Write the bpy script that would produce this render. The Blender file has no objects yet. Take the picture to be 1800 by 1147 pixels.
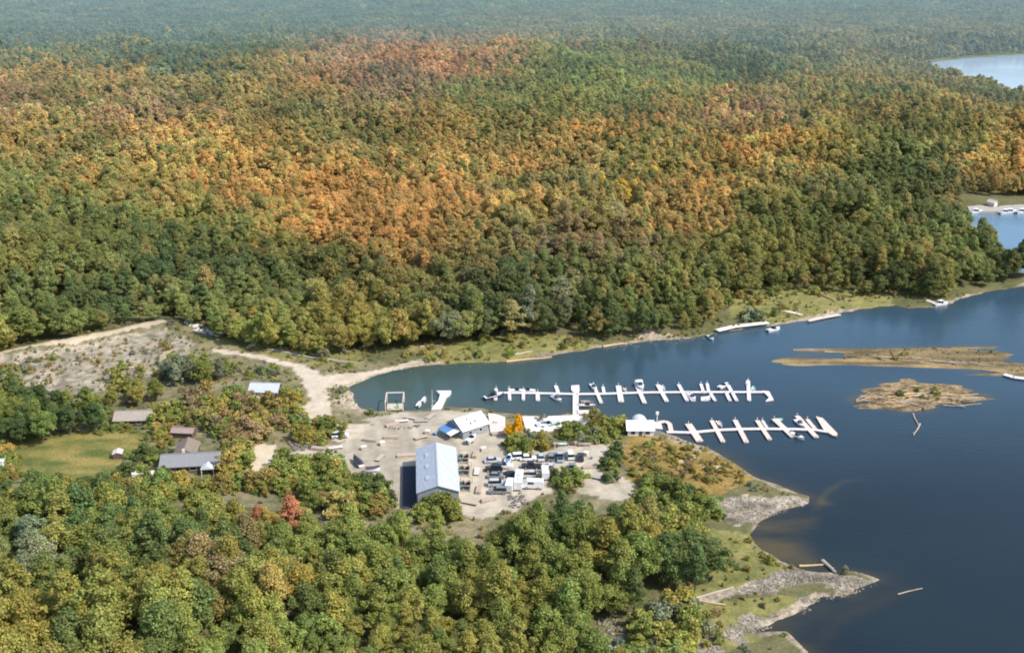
import bpy, bmesh, math, random
import numpy as np
from mathutils import Vector, Matrix
random.seed(7); rng = np.random.default_rng(7)
scene = bpy.context.scene
COL = scene.collection

# ------------------------------------------------------------------ camera
CAM_H = 150.0; FPX = 1930.0; PITCH = math.radians(19.7)
cd = bpy.data.cameras.new('camera'); cam = bpy.data.objects.new('camera', cd); COL.objects.link(cam)
cam.location = (0, 0, CAM_H); cam.rotation_euler = (math.pi/2 - PITCH, 0, 0)
cd.sensor_width = 36; cd.lens = 36*FPX/1800; cd.clip_start = 1; cd.clip_end = 60000
scene.camera = cam
SP, CP = math.sin(PITCH), math.cos(PITCH)

def at(px, py, z=0.0):                  # photo pixel -> point on the level z
    a = (px-900)/FPX; b = (py-573.5)/FPX
    dx, dy, dz = a, CP - b*SP, -SP - b*CP
    t = (z-CAM_H)/dz
    return np.array([dx*t, dy*t])
def proj(x, y, z):
    dz = z-CAM_H
    d = y*CP - dz*SP; u = -(y*SP + dz*CP)
    return 900 + FPX*x/d, 573.5 + FPX*u/d

# ------------------------------------------------------------------ noise
def _hash(i, j, s):
    n = (i.astype(np.int64)*374761393 + j.astype(np.int64)*668265263 + s*974634777) & 0xffffffff
    n = ((n ^ (n >> 13))*1274126177) & 0xffffffff
    return ((n ^ (n >> 16)) & 0xffffff)/float(0xffffff)
def vnoise(x, y, s=0):
    x = np.asarray(x, float); y = np.asarray(y, float)
    i = np.floor(x); j = np.floor(y); u = x-i; v = y-j
    u = u*u*(3-2*u); v = v*v*(3-2*v)
    a, b = _hash(i, j, s), _hash(i+1, j, s); c, d = _hash(i, j+1, s), _hash(i+1, j+1, s)
    return (a*(1-u)+b*u)*(1-v) + (c*(1-u)+d*u)*v
def fbm(x, y, s=0, o=4):
    r = 0; a = .5
    for k in range(o):
        r = r + a*vnoise(x*2**k, y*2**k, s+k*17); a *= .5
    return r/(1-.5**o)
def sstep(a, b, x):
    t = np.clip((x-a)/(b-a), 0, 1); return t*t*(3-2*t)

# ------------------------------------------------------------------ polygons
def inside(P, X, Y):
    P = np.asarray(P); n = len(P); r = np.zeros(np.shape(X), bool)
    j = n-1
    for i in range(n):
        xi, yi = P[i]; xj, yj = P[j]
        if yi != yj:
            c = ((yi > Y) != (yj > Y)) & (X < (xj-xi)*(Y-yi)/(yj-yi)+xi)
            r ^= c
        j = i
    return r
def segdist(P, X, Y, closed=True):
    P = np.asarray(P); d = np.full(np.shape(X), 1e9)
    n = len(P)
    for i in range(n if closed else n-1):
        a = P[i]; b = P[(i+1) % n]; e = b-a; L = max(e@e, 1e-9)
        t = np.clip(((X-a[0])*e[0]+(Y-a[1])*e[1])/L, 0, 1)
        d = np.minimum(d, np.hypot(X-a[0]-t*e[0], Y-a[1]-t*e[1]))
    return d
def PX(pts, z=0.0): return np.array([at(x, y, z) for x, y in pts])

BAY = PX([(622,708),(612,682),(640,668),(690,651),(740,643),(775,641),(830,636),(895,634),(930,629),(980,623),(1040,613),(1100,603),
          (1180,597),(1240,589),(1300,578),(1350,572),(1420,562),(1470,552),(1500,545),(1540,538),(1575,535),(1600,541),(1645,540),(1690,524),(1745,511),(1800,502),(1900,486),
          (2500,420),(2900,600),(3300,1000),(3600,2200),(1700,2200),
          (1400,1210),(1420,1147),(1380,1110),(1330,1108),(1400,1080),(1432,1062),(1440,1047),(1490,1042),(1548,1018),(1500,1003),(1440,1005),(1402,1000),(1370,988),
          (1335,962),(1318,938),(1330,918),(1372,898),(1420,884),(1424,872),(1390,862),(1330,842),(1300,818),(1270,800),(1235,785),(1185,768),(1160,757),
          (1110,755),(1080,738),(1040,729),(1010,725),(960,733),(890,728),(850,716),(790,716),(740,722),(690,722),(650,722),(632,716)])
MID = PX([(1690,374),(1745,375),(1800,374),(1900,372),(2600,362),(2600,470),(1850,486),(1800,480),(1760,466),(1733,446),(1712,425),(1695,400)])
FAR = PX([(1618,112),(1650,108),(1700,102),(1760,98),(1850,94),(2300,92),(2300,250),(1900,222),(1800,184),(1740,163),(1680,146),(1630,130),(1590,118)])
STREAK = PX([(-200,56),(20,54),(60,56),(20,58),(-200,60)])
WATERS = [BAY, MID, FAR]
# sand bar and debris island in the bay
BAR1 = PX([(1392,630),(1430,621),(1480,616),(1560,614),(1600,612),(1640,610),(1700,610),(1738,612),(1752,628),(1785,642),(1830,650),(1830,657),(1780,656),(1740,652),(1690,648),(1640,640),(1580,635),(1500,632),(1430,630)])
BAR2 = PX([(1494,701),(1540,688),(1560,678),(1600,672),(1640,680),(1700,688),(1735,694),(1700,702),(1650,708),(1625,722),(1590,722),(1550,713),(1510,709)])

MARINA = PX([(-50,628),(120,600),(300,565),(420,600),(560,620),(700,640),(800,680),(1060,720),(1180,770),(1240,860),(1150,930),(980,905),(840,960),(640,930),(430,890),(200,890),(-50,890)], 1.5)

def height(X, Y):
    X = np.asarray(X, float); Y = np.asarray(Y, float)
    wet = np.zeros(X.shape, bool); ds = np.full(X.shape, 1e9)
    for W in WATERS:
        wet |= inside(W, X, Y); ds = np.minimum(ds, segdist(W, X, Y))
    jag = (fbm(X/7, Y/7, 3, 4)-.5)*4.6*np.clip(np.hypot(X, Y)/500, .6, 2)
    s = np.where(wet, -ds, ds) + jag
    land = .15*s
    land = np.where(s > 0, 1.6*(1-np.exp(-s*.13)), np.maximum(.11*s, -6))
    hill = 24*fbm(X/210+3.1, Y/210, 11, 3) + 16*fbm(X/75, Y/75, 5, 2) - 13
    far = sstep(700, 1150, Y)*(1-sstep(1200, 1420, Y))*sstep(350, -100, X)
    hill = hill + far*20
    m = sstep(20, 150, s)
    dm = segdist(MARINA, X, Y); im = inside(MARINA, X, Y)
    m = m*np.where(im, 0, sstep(0, 60, dm))
    m = m*(1-.85*sstep(1300, 1500, Y)) * (1-.5*sstep(260, 120, Y))
    z = land + np.maximum(hill, 0)*m
    # micro relief on land
    z = z + np.where(s > 1, (fbm(X/5, Y/5, 21, 3)-.5)*.28*np.clip(s/8, 0, 1), 0)
    for B, hh in ((BAR1, .26), (BAR2, .38)):
        bd = segdist(B, X, Y); ib = inside(B, X, Y)
        q = np.where(ib, bd, -bd) + (fbm(X/40, Y/3.6, 31, 3)-.42)*(22 if hh < .3 else 15)
        z = np.maximum(z, np.where(q > -6, np.minimum(hh, .09*q), -9))
    bank = segdist(BANKLINE, X, Y, False)
    z = z + 1.8*np.exp(-(bank/7)**2)
    return z, s
BANKLINE = PX([(0,628),(100,604),(200,588),(285,570),(330,572)], 2)

def hz(x, y): return float(height(np.array([x]), np.array([y]))[0][0])
def gnd(px, py, dz=0.0):                # photo pixel -> point on the terrain
    z = 1.5
    for _ in range(9):
        p = at(px, py, z); z = .4*z + .6*max(hz(p[0], p[1]), 0.0)
    p = at(px, py, z)
    return Vector((p[0], p[1], max(hz(p[0], p[1]), 0.0)+dz))

# ------------------------------------------------------------------ helpers
def tag(o, label=None, cat=None, group=None, kind=None):
    if label: o['label'] = label
    if cat: o['category'] = cat
    if group: o['group'] = group
    if kind: o['kind'] = kind
    return o
def empty(name, loc, rz=0.0, label=None, cat=None, group=None):
    o = bpy.data.objects.new(name, None); COL.objects.link(o)
    o.empty_display_size = .5
    o.location = loc; o.rotation_euler = (0, 0, rz)
    return tag(o, label, cat, group)
def mesh_np(name, V, F, mat=None, parent=None, loc=None, smooth=False):
    me = bpy.data.meshes.new(name)
    V = np.asarray(V, np.float32); F = np.asarray(F, np.int32)
    me.vertices.add(len(V)); me.vertices.foreach_set('co', V.ravel())
    k = F.shape[1]
    me.loops.add(F.size); me.loops.foreach_set('vertex_index', F.ravel())
    me.polygons.add(len(F)); me.polygons.foreach_set('loop_start', np.arange(0, F.size, k, dtype=np.int32))
    me.polygons.foreach_set('loop_total', np.full(len(F), k, np.int32))
    if smooth: me.polygons.foreach_set('use_smooth', np.ones(len(F), bool))
    me.update(calc_edges=True)
    if mat: me.materials.append(mat)
    o = bpy.data.objects.new(name, me); COL.objects.link(o)
    if parent: o.parent = parent
    if loc is not None: o.location = loc
    return o

class MB:                                # collects shapes for ONE mesh
    def __init__(s): s.v = []; s.f = []
    def add(s, V, F):
        n = len(s.v); s.v += [tuple(p) for p in V]; s.f += [tuple(i+n for i in f) for f in F]; return s
    def box(s, c, d, rz=0.0, rx=0.0, ry=0.0, taper=1.0):
        M = Matrix.Rotation(rz, 3, 'Z') @ Matrix.Rotation(ry, 3, 'Y') @ Matrix.Rotation(rx, 3, 'X')
        V = []
        for sz in (-1, 1):
            t = taper if sz > 0 else 1
            for sx, sy in ((-1,-1),(1,-1),(1,1),(-1,1)):
                V.append(Vector(c) + M @ Vector((sx*d[0]/2*t, sy*d[1]/2*t, sz*d[2]/2)))
        return s.add(V, [(0,3,2,1),(4,5,6,7),(0,1,5,4),(1,2,6,5),(2,3,7,6),(3,0,4,7)])
    def tube(s, a, b, r0, r1=None, n=6):
        a = Vector(a); b = Vector(b); r1 = r0 if r1 is None else r1
        d = (b-a).normalized(); u = d.orthogonal().normalized(); w = d.cross(u)
        V = []
        for p, r in ((a, r0), (b, r1)):
            for k in range(n):
                t = 2*math.pi*k/n; V.append(p + u*math.cos(t)*r + w*math.sin(t)*r)
        F = [(k, (k+1) % n, n+(k+1) % n, n+k) for k in range(n)] + [tuple(range(n))[::-1], tuple(range(n, 2*n))]
        return s.add(V, F)
    def prism(s, pts, z0, z1):           # convex/concave outline, extruded
        n = len(pts)
        V = [(p[0], p[1], z0) for p in pts] + [(p[0], p[1], z1) for p in pts]
        return s.add(V, [tuple(range(n))[::-1], tuple(range(n, 2*n))] + [(k, (k+1) % n, n+(k+1) % n, n+k) for k in range(n)])
    def rock(s, c, r, seed=0, sq=.6):
        rr = random.Random(seed*131+7); V = []; F = []
        bm = bmesh.new(); bmesh.ops.create_icosphere(bm, subdivisions=1, radius=1)
        a = rr.random()*6; e = rr.uniform(.6, 1)
        for v in bm.verts:
            k = rr.uniform(.72, 1.18); x, y, z = v.co*k
            x *= r; y *= r*e; z *= r*sq
            V.append((c[0]+x*math.cos(a)-y*math.sin(a), c[1]+x*math.sin(a)+y*math.cos(a), c[2]+z))
        F = [tuple(v.index for v in f.verts) for f in bm.faces]; bm.free()
        return s.add(V, F)
    def build(s, name, mat, parent=None, smooth=False, bevel=0):
        me = bpy.data.meshes.new(name); me.from_pydata(s.v, [], s.f); me.update()
        if bevel:
            bm = bmesh.new(); bm.from_mesh(me)
            bmesh.ops.bevel(bm, geom=bm.edges[:], offset=bevel, segments=1, affect='EDGES'); bm.to_mesh(me); bm.free()
        if smooth:
            for p in me.polygons: p.use_smooth = True
        me.materials.append(mat)
        o = bpy.data.objects.new(name, me); COL.objects.link(o)
        if parent: o.parent = parent
        return o
def copy_tree(o, parent=None):
    c = o.copy(); COL.objects.link(c)
    if parent: c.parent = parent
    for ch in list(o.children): copy_tree(ch, c)
    return c

# ------------------------------------------------------------------ materials
def new_mat(name):
    m = bpy.data.materials.new(name); m.use_nodes = True
    nt = m.node_tree; b = nt.nodes['Principled BSDF']; return m, nt, b
def mat(name, c, rough=.7, metal=0.0, var=.12, scale=3.0, bump=0.0, spec=None, streak=None):
    m, nt, b = new_mat(name); N = nt.nodes; L = nt.links
    tc = N.new('ShaderNodeTexCoord'); no = N.new('ShaderNodeTexNoise')
    no.inputs['Scale'].default_value = scale; no.inputs['Detail'].default_value = 6; no.inputs['Roughness'].default_value = .65
    src = tc.outputs['Object']
    if streak:
        mp = N.new('ShaderNodeMapping'); mp.inputs['Scale'].default_value = streak; L.new(src, mp.inputs[0]); src = mp.outputs[0]
    L.new(src, no.inputs['Vector'])
    r = N.new('ShaderNodeValToRGB'); L.new(no.outputs[0], r.inputs[0])
    r.color_ramp.elements[0].position = .3; r.color_ramp.elements[1].position = .72
    r.color_ramp.elements[0].color = (*[max(0, x*(1-var*1.6)) for x in c], 1)
    r.color_ramp.elements[1].color = (*[min(1, x*(1+var)) for x in c], 1)
    L.new(r.outputs[0], b.inputs['Base Color'])
    b.inputs['Roughness'].default_value = rough; b.inputs['Metallic'].default_value = metal
    if bump:
        bp = N.new('ShaderNodeBump'); bp.inputs['Strength'].default_value = bump; bp.inputs['Distance'].default_value = .1
        L.new(no.outputs[0], bp.inputs['Height']); L.new(bp.outputs[0], b.inputs['Normal'])
    return m

# ------------------------------------------------------------------ terrain grid
ys = [130.0]
while ys[-1] < 30000:
    y = ys[-1]; ys.append(y*(1+(.0034 if y < 520 else .006 if y < 900 else .012 if y < 2500 else .05)))
ys = np.array(ys); ts = np.concatenate([np.linspace(-3, -.62, 24)[:-1], np.arange(-.62, .62, .0032), np.linspace(.62, 3, 24)])
GX = ts[None, :]*ys[:, None]; GY = np.repeat(ys[:, None], len(ts), 1)
GZ, GS = height(GX, GY)

# ground colour and zones ------------------------------------------------
Z15 = 1.5
def zone_poly(pts): return PX(pts, Z15)
YARD = zone_poly([(500,800),(560,786),(600,778),(630,768),(655,746),(640,734),(700,722),(765,716),(800,718),(870,726),(885,735),(890,765),(892,786),(960,792),(1000,780),(1078,778),(1072,830),(1110,850),(1150,872),(1090,880),(1000,862),(960,866),(905,895),(850,915),(815,905),(800,895),(700,895),(665,880),(640,860),(605,820),(560,806)])
ROADS = [(zone_poly([(375,613),(430,620),(470,625),(530,641),(560,652),(580,664),(579,700),(580,738),(612,742),(650,744),(640,768),(600,776),(545,760),(518,738),(545,700),(535,672),(508,645),(440,628),(376,618)])),
         zone_poly([(575,658),(640,650),(700,637),(735,637),(700,644),(650,657),(612,668),(580,680)])]
PATH = zone_poly([(446,779),(487,783),(480,808),(475,836),(450,842),(434,836),(440,805)])
BANK = zone_poly([(-40,634),(60,612),(130,601),(200,586),(255,572),(310,564),(316,569),(270,578),(205,593),(130,608),(50,618),(-40,641)])
LAWN = zone_poly([(20,776),(80,766),(150,758),(215,752),(262,760),(245,790),(215,805),(225,830),(200,838),(110,842),(20,838)])
FIELD = zone_poly([(-60,640),(130,612),(290,580),(340,600),(330,640),(270,660),(170,690),(60,700),(-60,690)])
ROCKS = [zone_poly([(1250,876),(1300,869),(1370,868),(1428,868),(1425,888),(1370,902),(1325,925),(1285,918),(1250,905)]),
         zone_poly([(1190,1058),(1290,1030),(1380,996),(1440,996),(1560,1012),(1500,1050),(1440,1052),(1330,1040),(1250,1058)]),
         zone_poly([(1300,1075),(1400,1050),(1435,1060),(1405,1085),(1320,1112),(1300,1100)]),
         zone_poly([(1230,1125),(1290,1098),(1320,1108),(1300,1147),(1260,1200),(1200,1200)])]
DRYG = [zone_poly([(1100,760),(1190,765),(1290,810),(1330,840),(1260,870),(1180,880),(1110,860),(1090,800)])]
GRASSY = [zone_poly([(1250,925),(1320,930),(1380,995),(1290,1035),(1180,1060),(1240,990)]), zone_poly([(1180,1060),(1420,1040),(1420,1070),(1250,1160),(1100,1160)]),
          zone_poly([(1265,520),(1330,505),(1560,508),(1570,536),(1470,550),(1350,566),(1290,560)]), zone_poly([(900,583),(1050,590),(1040,606),(900,630),(770,632),(700,610),(760,600)]),
          zone_poly([(330,590),(480,600),(640,618),(640,640),(540,640),(420,612)])]
PATCH = [zone_poly([(1238,815),(1262,812),(1280,815),(1280,820),(1262,822),(1250,832)]), zone_poly([(1190,806),(1222,796),(1224,801),(1195,812)]),
         zone_poly([(520,840),(545,832),(570,855),(565,862),(540,858)]), zone_poly([(500,868),(540,862),(545,880),(510,885)])]
zn = (fbm(GX/3.2, GY/3.2, 41, 3)-.5)*3.2; zn2 = (fbm(GX/3.2+9, GY/3.2, 43, 3)-.5)*3.2
WX, WY = GX+zn, GY+zn2
def inz(P): return inside(P, WX, WY)
C = np.zeros(GX.shape+(3,)); n1 = fbm(GX/14, GY/14, 51, 4)[..., None]; n2 = fbm(GX/2.2, GY/2.2, 53, 3)[..., None]
def setc(mask, a, b, n=None):
    n_ = (n1*.5+n2*.5) if n is None else n
    n_ = np.clip((n_-.25)*2, 0, 1); c = np.array(a)*(1-n_)+np.array(b)*n_
    C[mask] = c[mask]
ZID = np.zeros(GX.shape, int)
setc(np.ones(GX.shape, bool), (.09,.10,.04), (.18,.16,.08)); setc(GY > 1150, (.12,.14,.07), (.22,.20,.10))
mar = inside(MARINA, WX, WY); setc(mar, (.09,.10,.045), (.30,.25,.15), n1*.4+n2*.6); ZID[mar] = 0
for p in GRASSY: setc(inz(p), (.13,.14,.045), (.30,.26,.10), n1*.35+n2*.65)
for p in DRYG: setc(inz(p), (.16,.12,.035), (.38,.25,.085), n1*.4+n2*.6)
m = inz(FIELD); setc(m, (.14,.13,.09), (.50,.42,.32), n1*.3+n2*.7); ZID[m] = 5
bw = vnoise(GX/18, GY/18, 5); beach = (GS > -3) & (GS < -1+9*bw*bw*n1[..., 0]*2) & (GY < 1000)
setc(beach, (.10,.085,.05), (.46,.38,.28), n2*.55+bw[..., None]*.45); ZID[beach] = 7
for p in ROCKS: m = inz(p) & (fbm(GX/6, GY/6, 71, 3)+.10 > .52); setc(m, (.08,.075,.055), (.46,.39,.31), n2*.5+fbm(GX/5, GY/3, 73, 3)[..., None]*.5); ZID[m] = 7
m = inz(LAWN); setc(m, (.10,.125,.035), (.28,.225,.075), vnoise(GX/9, GY/2.6, 88)[..., None]*.6+n2*.4); ZID[m] = 4
for p in PATCH: m = inz(p); setc(m, (.42,.32,.22), (.6,.48,.34)); ZID[m] = 3
for p in ROADS: m = inz(p) & (GZ > .1); setc(m, (.42,.35,.26), (.60,.52,.41)); ZID[m] = 2
m = inz(YARD) & (GZ > .1); setc(m, (.30,.26,.20), (.57,.50,.39), n1*.45+n2*.25+vnoise(GX/2.2+GY/9, GY/26, 83)[..., None]*.3); ZID[m] = 1
m = inz(PATH); setc(m, (.50,.41,.29), (.66,.56,.42)); ZID[m] = 3
m = inz(BANK); setc(m, (.40,.32,.22), (.60,.50,.37)); ZID[m] = 6
b1 = (segdist(BAR1, GX, GY) < 8) | inside(BAR1, GX, GY); nb = vnoise(GX/22, GY/2.2, 77)[..., None]*.6+n2*.4
nb = nb*(1-.3*sstep(95, 150, GX)[..., None]); setc(b1, (.12,.10,.055), (.46,.32,.16), nb); ZID[b1] = 8
b2 = (segdist(BAR2, GX, GY) < 8) | inside(BAR2, GX, GY); setc(b2, (.09,.075,.045), (.38,.27,.15), n2); ZID[b2] = 9
# dark wooden debris tone on wet ground below the waterline
ny, nx = GX.shape
idx = np.arange(ny*nx).reshape(ny, nx)
quads = np.stack([idx[:-1, :-1], idx[:-1, 1:], idx[1:, 1:], idx[1:, :-1]], -1).reshape(-1, 4)
qz = ZID[:-1, :-1].reshape(-1)
allV = np.stack([GX, GY, GZ], -1).reshape(-1, 3); allC = C.reshape(-1, 3)

def ground_mat(name, speck=.35, scale=1.2, bumpd=.25):
    m, nt, b = new_mat(name); N = nt.nodes; L = nt.links
    a = N.new('ShaderNodeAttribute'); a.attribute_name = 'soil'; g = N.new('ShaderNodeNewGeometry')
    n = N.new('ShaderNodeTexNoise'); n.inputs['Scale'].default_value = scale; n.inputs['Detail'].default_value = 8; n.inputs['Roughness'].default_value = .7
    L.new(g.outputs['Position'], n.inputs['Vector'])
    mr = N.new('ShaderNodeMapRange'); mr.inputs[1].default_value = .3; mr.inputs[2].default_value = .7; mr.inputs[3].default_value = 1-speck; mr.inputs[4].default_value = 1+speck
    L.new(n.outputs[0], mr.inputs[0])
    mx = N.new('ShaderNodeVectorMath'); mx.operation = 'SCALE'; L.new(a.outputs['Color'], mx.inputs[0]); L.new(mr.outputs[0], mx.inputs['Scale'])
    L.new(mx.outputs[0], b.inputs['Base Color']); b.inputs['Roughness'].default_value = .95; b.inputs['Specular IOR Level'].default_value = .1
    bp = N.new('ShaderNodeBump'); bp.inputs['Distance'].default_value = bumpd; bp.inputs['Strength'].default_value = .7
    L.new(n.outputs[0], bp.inputs['Height']); L.new(bp.outputs[0], b.inputs['Normal'])
    return m
GM = ground_mat('soil'); GMR = ground_mat('stony_shore', .6, .9, .6); GMY = ground_mat('gravel', .14, .5, .08)
def sub_mesh(name, fm, m, kind='structure', attr='soil', V=allV, CC=allC, label=None):
    F = quads[fm]; u, inv = np.unique(F, return_inverse=True)
    o = mesh_np(name, V[u], inv.reshape(-1, 4), m, smooth=True)
    at_ = o.data.attributes.new(attr, 'FLOAT_COLOR', 'POINT')
    at_.data.foreach_set('color', np.concatenate([CC[u], np.ones((len(u), 1))], 1).astype(np.float32).ravel())
    o['kind'] = kind
    return o
names = {0:'ground', 1:'gravel_yard', 2:'dirt_road', 3:'sandy_path', 4:'lawn', 5:'dry_field', 6:'sand_bank', 7:'rocky_shore', 8:'sand_bar', 9:'mud_bar'}
mats = {1:GMY, 2:GMY, 3:GMY, 4:GM, 5:GM, 6:GMY, 7:GMR, 8:GM, 9:GMR}
for k, nm in names.items():
    sub_mesh(nm, qz == k, mats.get(k, GM))

# ------------------------------------------------------------------ water
wetv = GZ < .35
qw = wetv.reshape(-1)[quads].any(1)
S = -GS
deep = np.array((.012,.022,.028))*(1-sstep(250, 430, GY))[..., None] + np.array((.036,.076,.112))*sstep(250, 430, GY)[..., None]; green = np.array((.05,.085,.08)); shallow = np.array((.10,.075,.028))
dcl = np.clip(S, 0, 80)
pxg, pyg = proj(GX, GY, GZ*0)
wgreen = sstep(1300, 700, pxg)*sstep(560, 640, pyg)*sstep(860,760,pyg)
base = deep*(1-wgreen[..., None]) + green*wgreen[..., None]
COVE = zone_poly([(1300,900),(1400,890),(1470,885),(1450,940),(1470,990),(1400,1015),(1330,1000),(1280,960)])
TAIL = zone_poly([(1415,880),(1440,850),(1480,832),(1535,830),(1535,836),(1490,842),(1460,868),(1480,880),(1420,900)])
TAIL2 = zone_poly([(1540,1015),(1590,1000),(1650,1030),(1600,1050),(1520,1090),(1430,1160),(1380,1147),(1440,1060)])
PT = zone_poly([(1200,770),(1290,800),(1350,835),(1440,862),(1425,880),(1300,850)])
def soft(P, w): 
    d = segdist(P, GX, GY); return np.where(inside(P, GX, GY), sstep(0, w, d), 0)
sh = np.maximum.reduce([soft(COVE, 9)*1.35*np.exp(-np.clip(S, 0, 99)/9.0), soft(TAIL, 4)*1.0, soft(TAIL2, 9)*.30, soft(PT, 6)*.9, np.exp(-np.clip(S, 0, 99)/3.0)*.55])
sh = np.clip(sh*(fbm(GX/11, GY/5, 61, 5)*1.7-.3), 0, .75)
shoal = np.minimum(segdist(BAR1, GX, GY), segdist(BAR2, GX, GY))
sh = np.maximum(sh, .6*np.exp(-shoal/1.5))
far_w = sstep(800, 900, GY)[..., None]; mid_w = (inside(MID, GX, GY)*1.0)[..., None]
base = base*(1-mid_w)+np.array((.11,.20,.29))*mid_w; base = base*(1-far_w)+np.array((.48,.60,.74))*far_w  # far lake paler: sky reflection put into its base colour
base = base*(.80+.42*fbm(GX/70, GY/22, 67, 4))[..., None]
WC = base*(1-sh[..., None]) + shallow*sh[..., None]
mud = (soft(TAIL2, 12)*.5)[..., None]; WC = WC*(1-mud) + np.array((.035,.03,.02))*mud
m, nt, b = new_mat('lake_water'); N = nt.nodes; L = nt.links
a = N.new('ShaderNodeAttribute'); a.attribute_name = 'soil'; L.new(a.outputs['Color'], b.inputs['Base Color'])
b.inputs['Roughness'].default_value = .12; b.inputs['IOR'].default_value = 1.33
g = N.new('ShaderNodeNewGeometry'); mp = N.new('ShaderNodeMapping'); mp.inputs['Scale'].default_value = (.35, .8, 1); L.new(g.outputs['Position'], mp.inputs[0])
n = N.new('ShaderNodeTexNoise'); n.inputs['Scale'].default_value = 1; n.inputs['Detail'].default_value = 5; n.inputs['Roughness'].default_value = .6; L.new(mp.outputs[0], n.inputs['Vector'])
n2_ = N.new('ShaderNodeTexNoise'); n2_.inputs['Scale'].default_value = .035; n2_.inputs['Detail'].default_value = 4; L.new(mp.outputs[0], n2_.inputs['Vector'])
mr = N.new('ShaderNodeMapRange'); mr.inputs[1].default_value = .35; mr.inputs[2].default_value = .65; mr.inputs[3].default_value = .05; mr.inputs[4].default_value = .5; L.new(n2_.outputs[0], mr.inputs[0])
bp = N.new('ShaderNodeBump'); bp.inputs['Distance'].default_value = .3; L.new(mr.outputs[0], bp.inputs['Strength']); L.new(n.outputs[0], bp.inputs['Height']); L.new(bp.outputs[0], b.inputs['Normal'])
WV = allV.copy(); WV[:, 2] = 0
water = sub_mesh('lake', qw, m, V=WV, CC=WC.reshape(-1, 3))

# ------------------------------------------------------------------ light, sky, haze
SUN_EL = math.radians(48); SUN_AZ = math.radians(116)      # azimuth clockwise from +Y: from the right, a little behind the camera
sd = Vector((math.sin(SUN_AZ)*math.cos(SUN_EL), math.cos(SUN_AZ)*math.cos(SUN_EL), math.sin(SUN_EL)))
w = bpy.data.worlds.new('World'); scene.world = w; w.use_nodes = True
nt = w.node_tree; bg = nt.nodes['Background']; sk = nt.nodes.new('ShaderNodeTexSky'); sk.sky_type = 'NISHITA'; sk.sun_disc = False
sk.sun_elevation = SUN_EL; sk.sun_rotation = SUN_AZ; sk.air_density = 1.0; sk.dust_density = 1.5
nt.links.new(sk.outputs[0], bg.inputs[0]); bg.inputs[1].default_value = .22
sl = bpy.data.lights.new('sun', 'SUN'); sl.energy = 4.7; sl.angle = math.radians(.5); sl.color = (1, .95, .86)
so = bpy.data.objects.new('sun', sl); COL.objects.link(so); so.rotation_euler = sd.to_track_quat('Z', 'Y').to_euler(); so.location = sd*500

hm = bpy.data.materials.new('air_haze'); hm.use_nodes = True; nt = hm.node_tree; nt.nodes.clear()
out = nt.nodes.new('ShaderNodeOutputMaterial'); ab = nt.nodes.new('ShaderNodeVolumeAbsorption'); em = nt.nodes.new('ShaderNodeEmission'); ad = nt.nodes.new('ShaderNodeAddShader')
SIG = 1/2500.0
ab.inputs[0].default_value = (0, 0, 0, 1); ab.inputs[1].default_value = SIG
em.inputs[0].default_value = (.34, .50, .555, 1); em.inputs[1].default_value = SIG
nt.links.new(ab.outputs[0], ad.inputs[0]); nt.links.new(em.outputs[0], ad.inputs[1]); nt.links.new(ad.outputs[0], out.inputs['Volume'])
hb = MB().box((0, 11780, 110), (24000, 22000, 250)).build('haze', hm); hb['kind'] = 'structure'

scene.render.engine = 'CYCLES'; cy = scene.cycles
cy.use_denoising = True; cy.max_bounces = 5; cy.diffuse_bounces = 2; cy.glossy_bounces = 2; cy.transmission_bounces = 2; cy.volume_bounces = 0; cy.transparent_max_bounces = 4
cy.caustics_reflective = False; cy.caustics_refractive = False; cy.pixel_filter_type = 'BLACKMAN_HARRIS'; cy.filter_width = 1.9
cy.sample_clamp_indirect = 3
scene.view_settings.view_transform = 'Standard'; scene.view_settings.look = 'None'; scene.view_settings.exposure = 0; scene.view_settings.gamma = 1
# ================================================================== trees
lm, nt, b = new_mat('foliage'); N = nt.nodes; L = nt.links
a = N.new('ShaderNodeAttribute'); a.attribute_type = 'INSTANCER'; a.attribute_name = 'tint'
v = N.new('ShaderNodeAttribute'); v.attribute_name = 'shade'
mx = N.new('ShaderNodeVectorMath'); mx.operation = 'MULTIPLY'; L.new(a.outputs['Vector'], mx.inputs[0]); L.new(v.outputs['Vector'], mx.inputs[1])
tr = N.new('ShaderNodeBsdfTranslucent'); ms = N.new('ShaderNodeMixShader'); ms.inputs[0].default_value = .32
L.new(mx.outputs[0], b.inputs['Base Color']); L.new(mx.outputs[0], tr.inputs[0]); b.inputs['Roughness'].default_value = .7; b.inputs['Specular IOR Level'].default_value = .15
L.new(b.outputs[0], ms.inputs[1]); L.new(tr.outputs[0], ms.inputs[2]); L.new(ms.outputs[0], nt.nodes['Material Output'].inputs[0])
BARK = mat('bark', (.16,.13,.10), .9, scale=4, var=.3, bump=.4)

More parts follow.
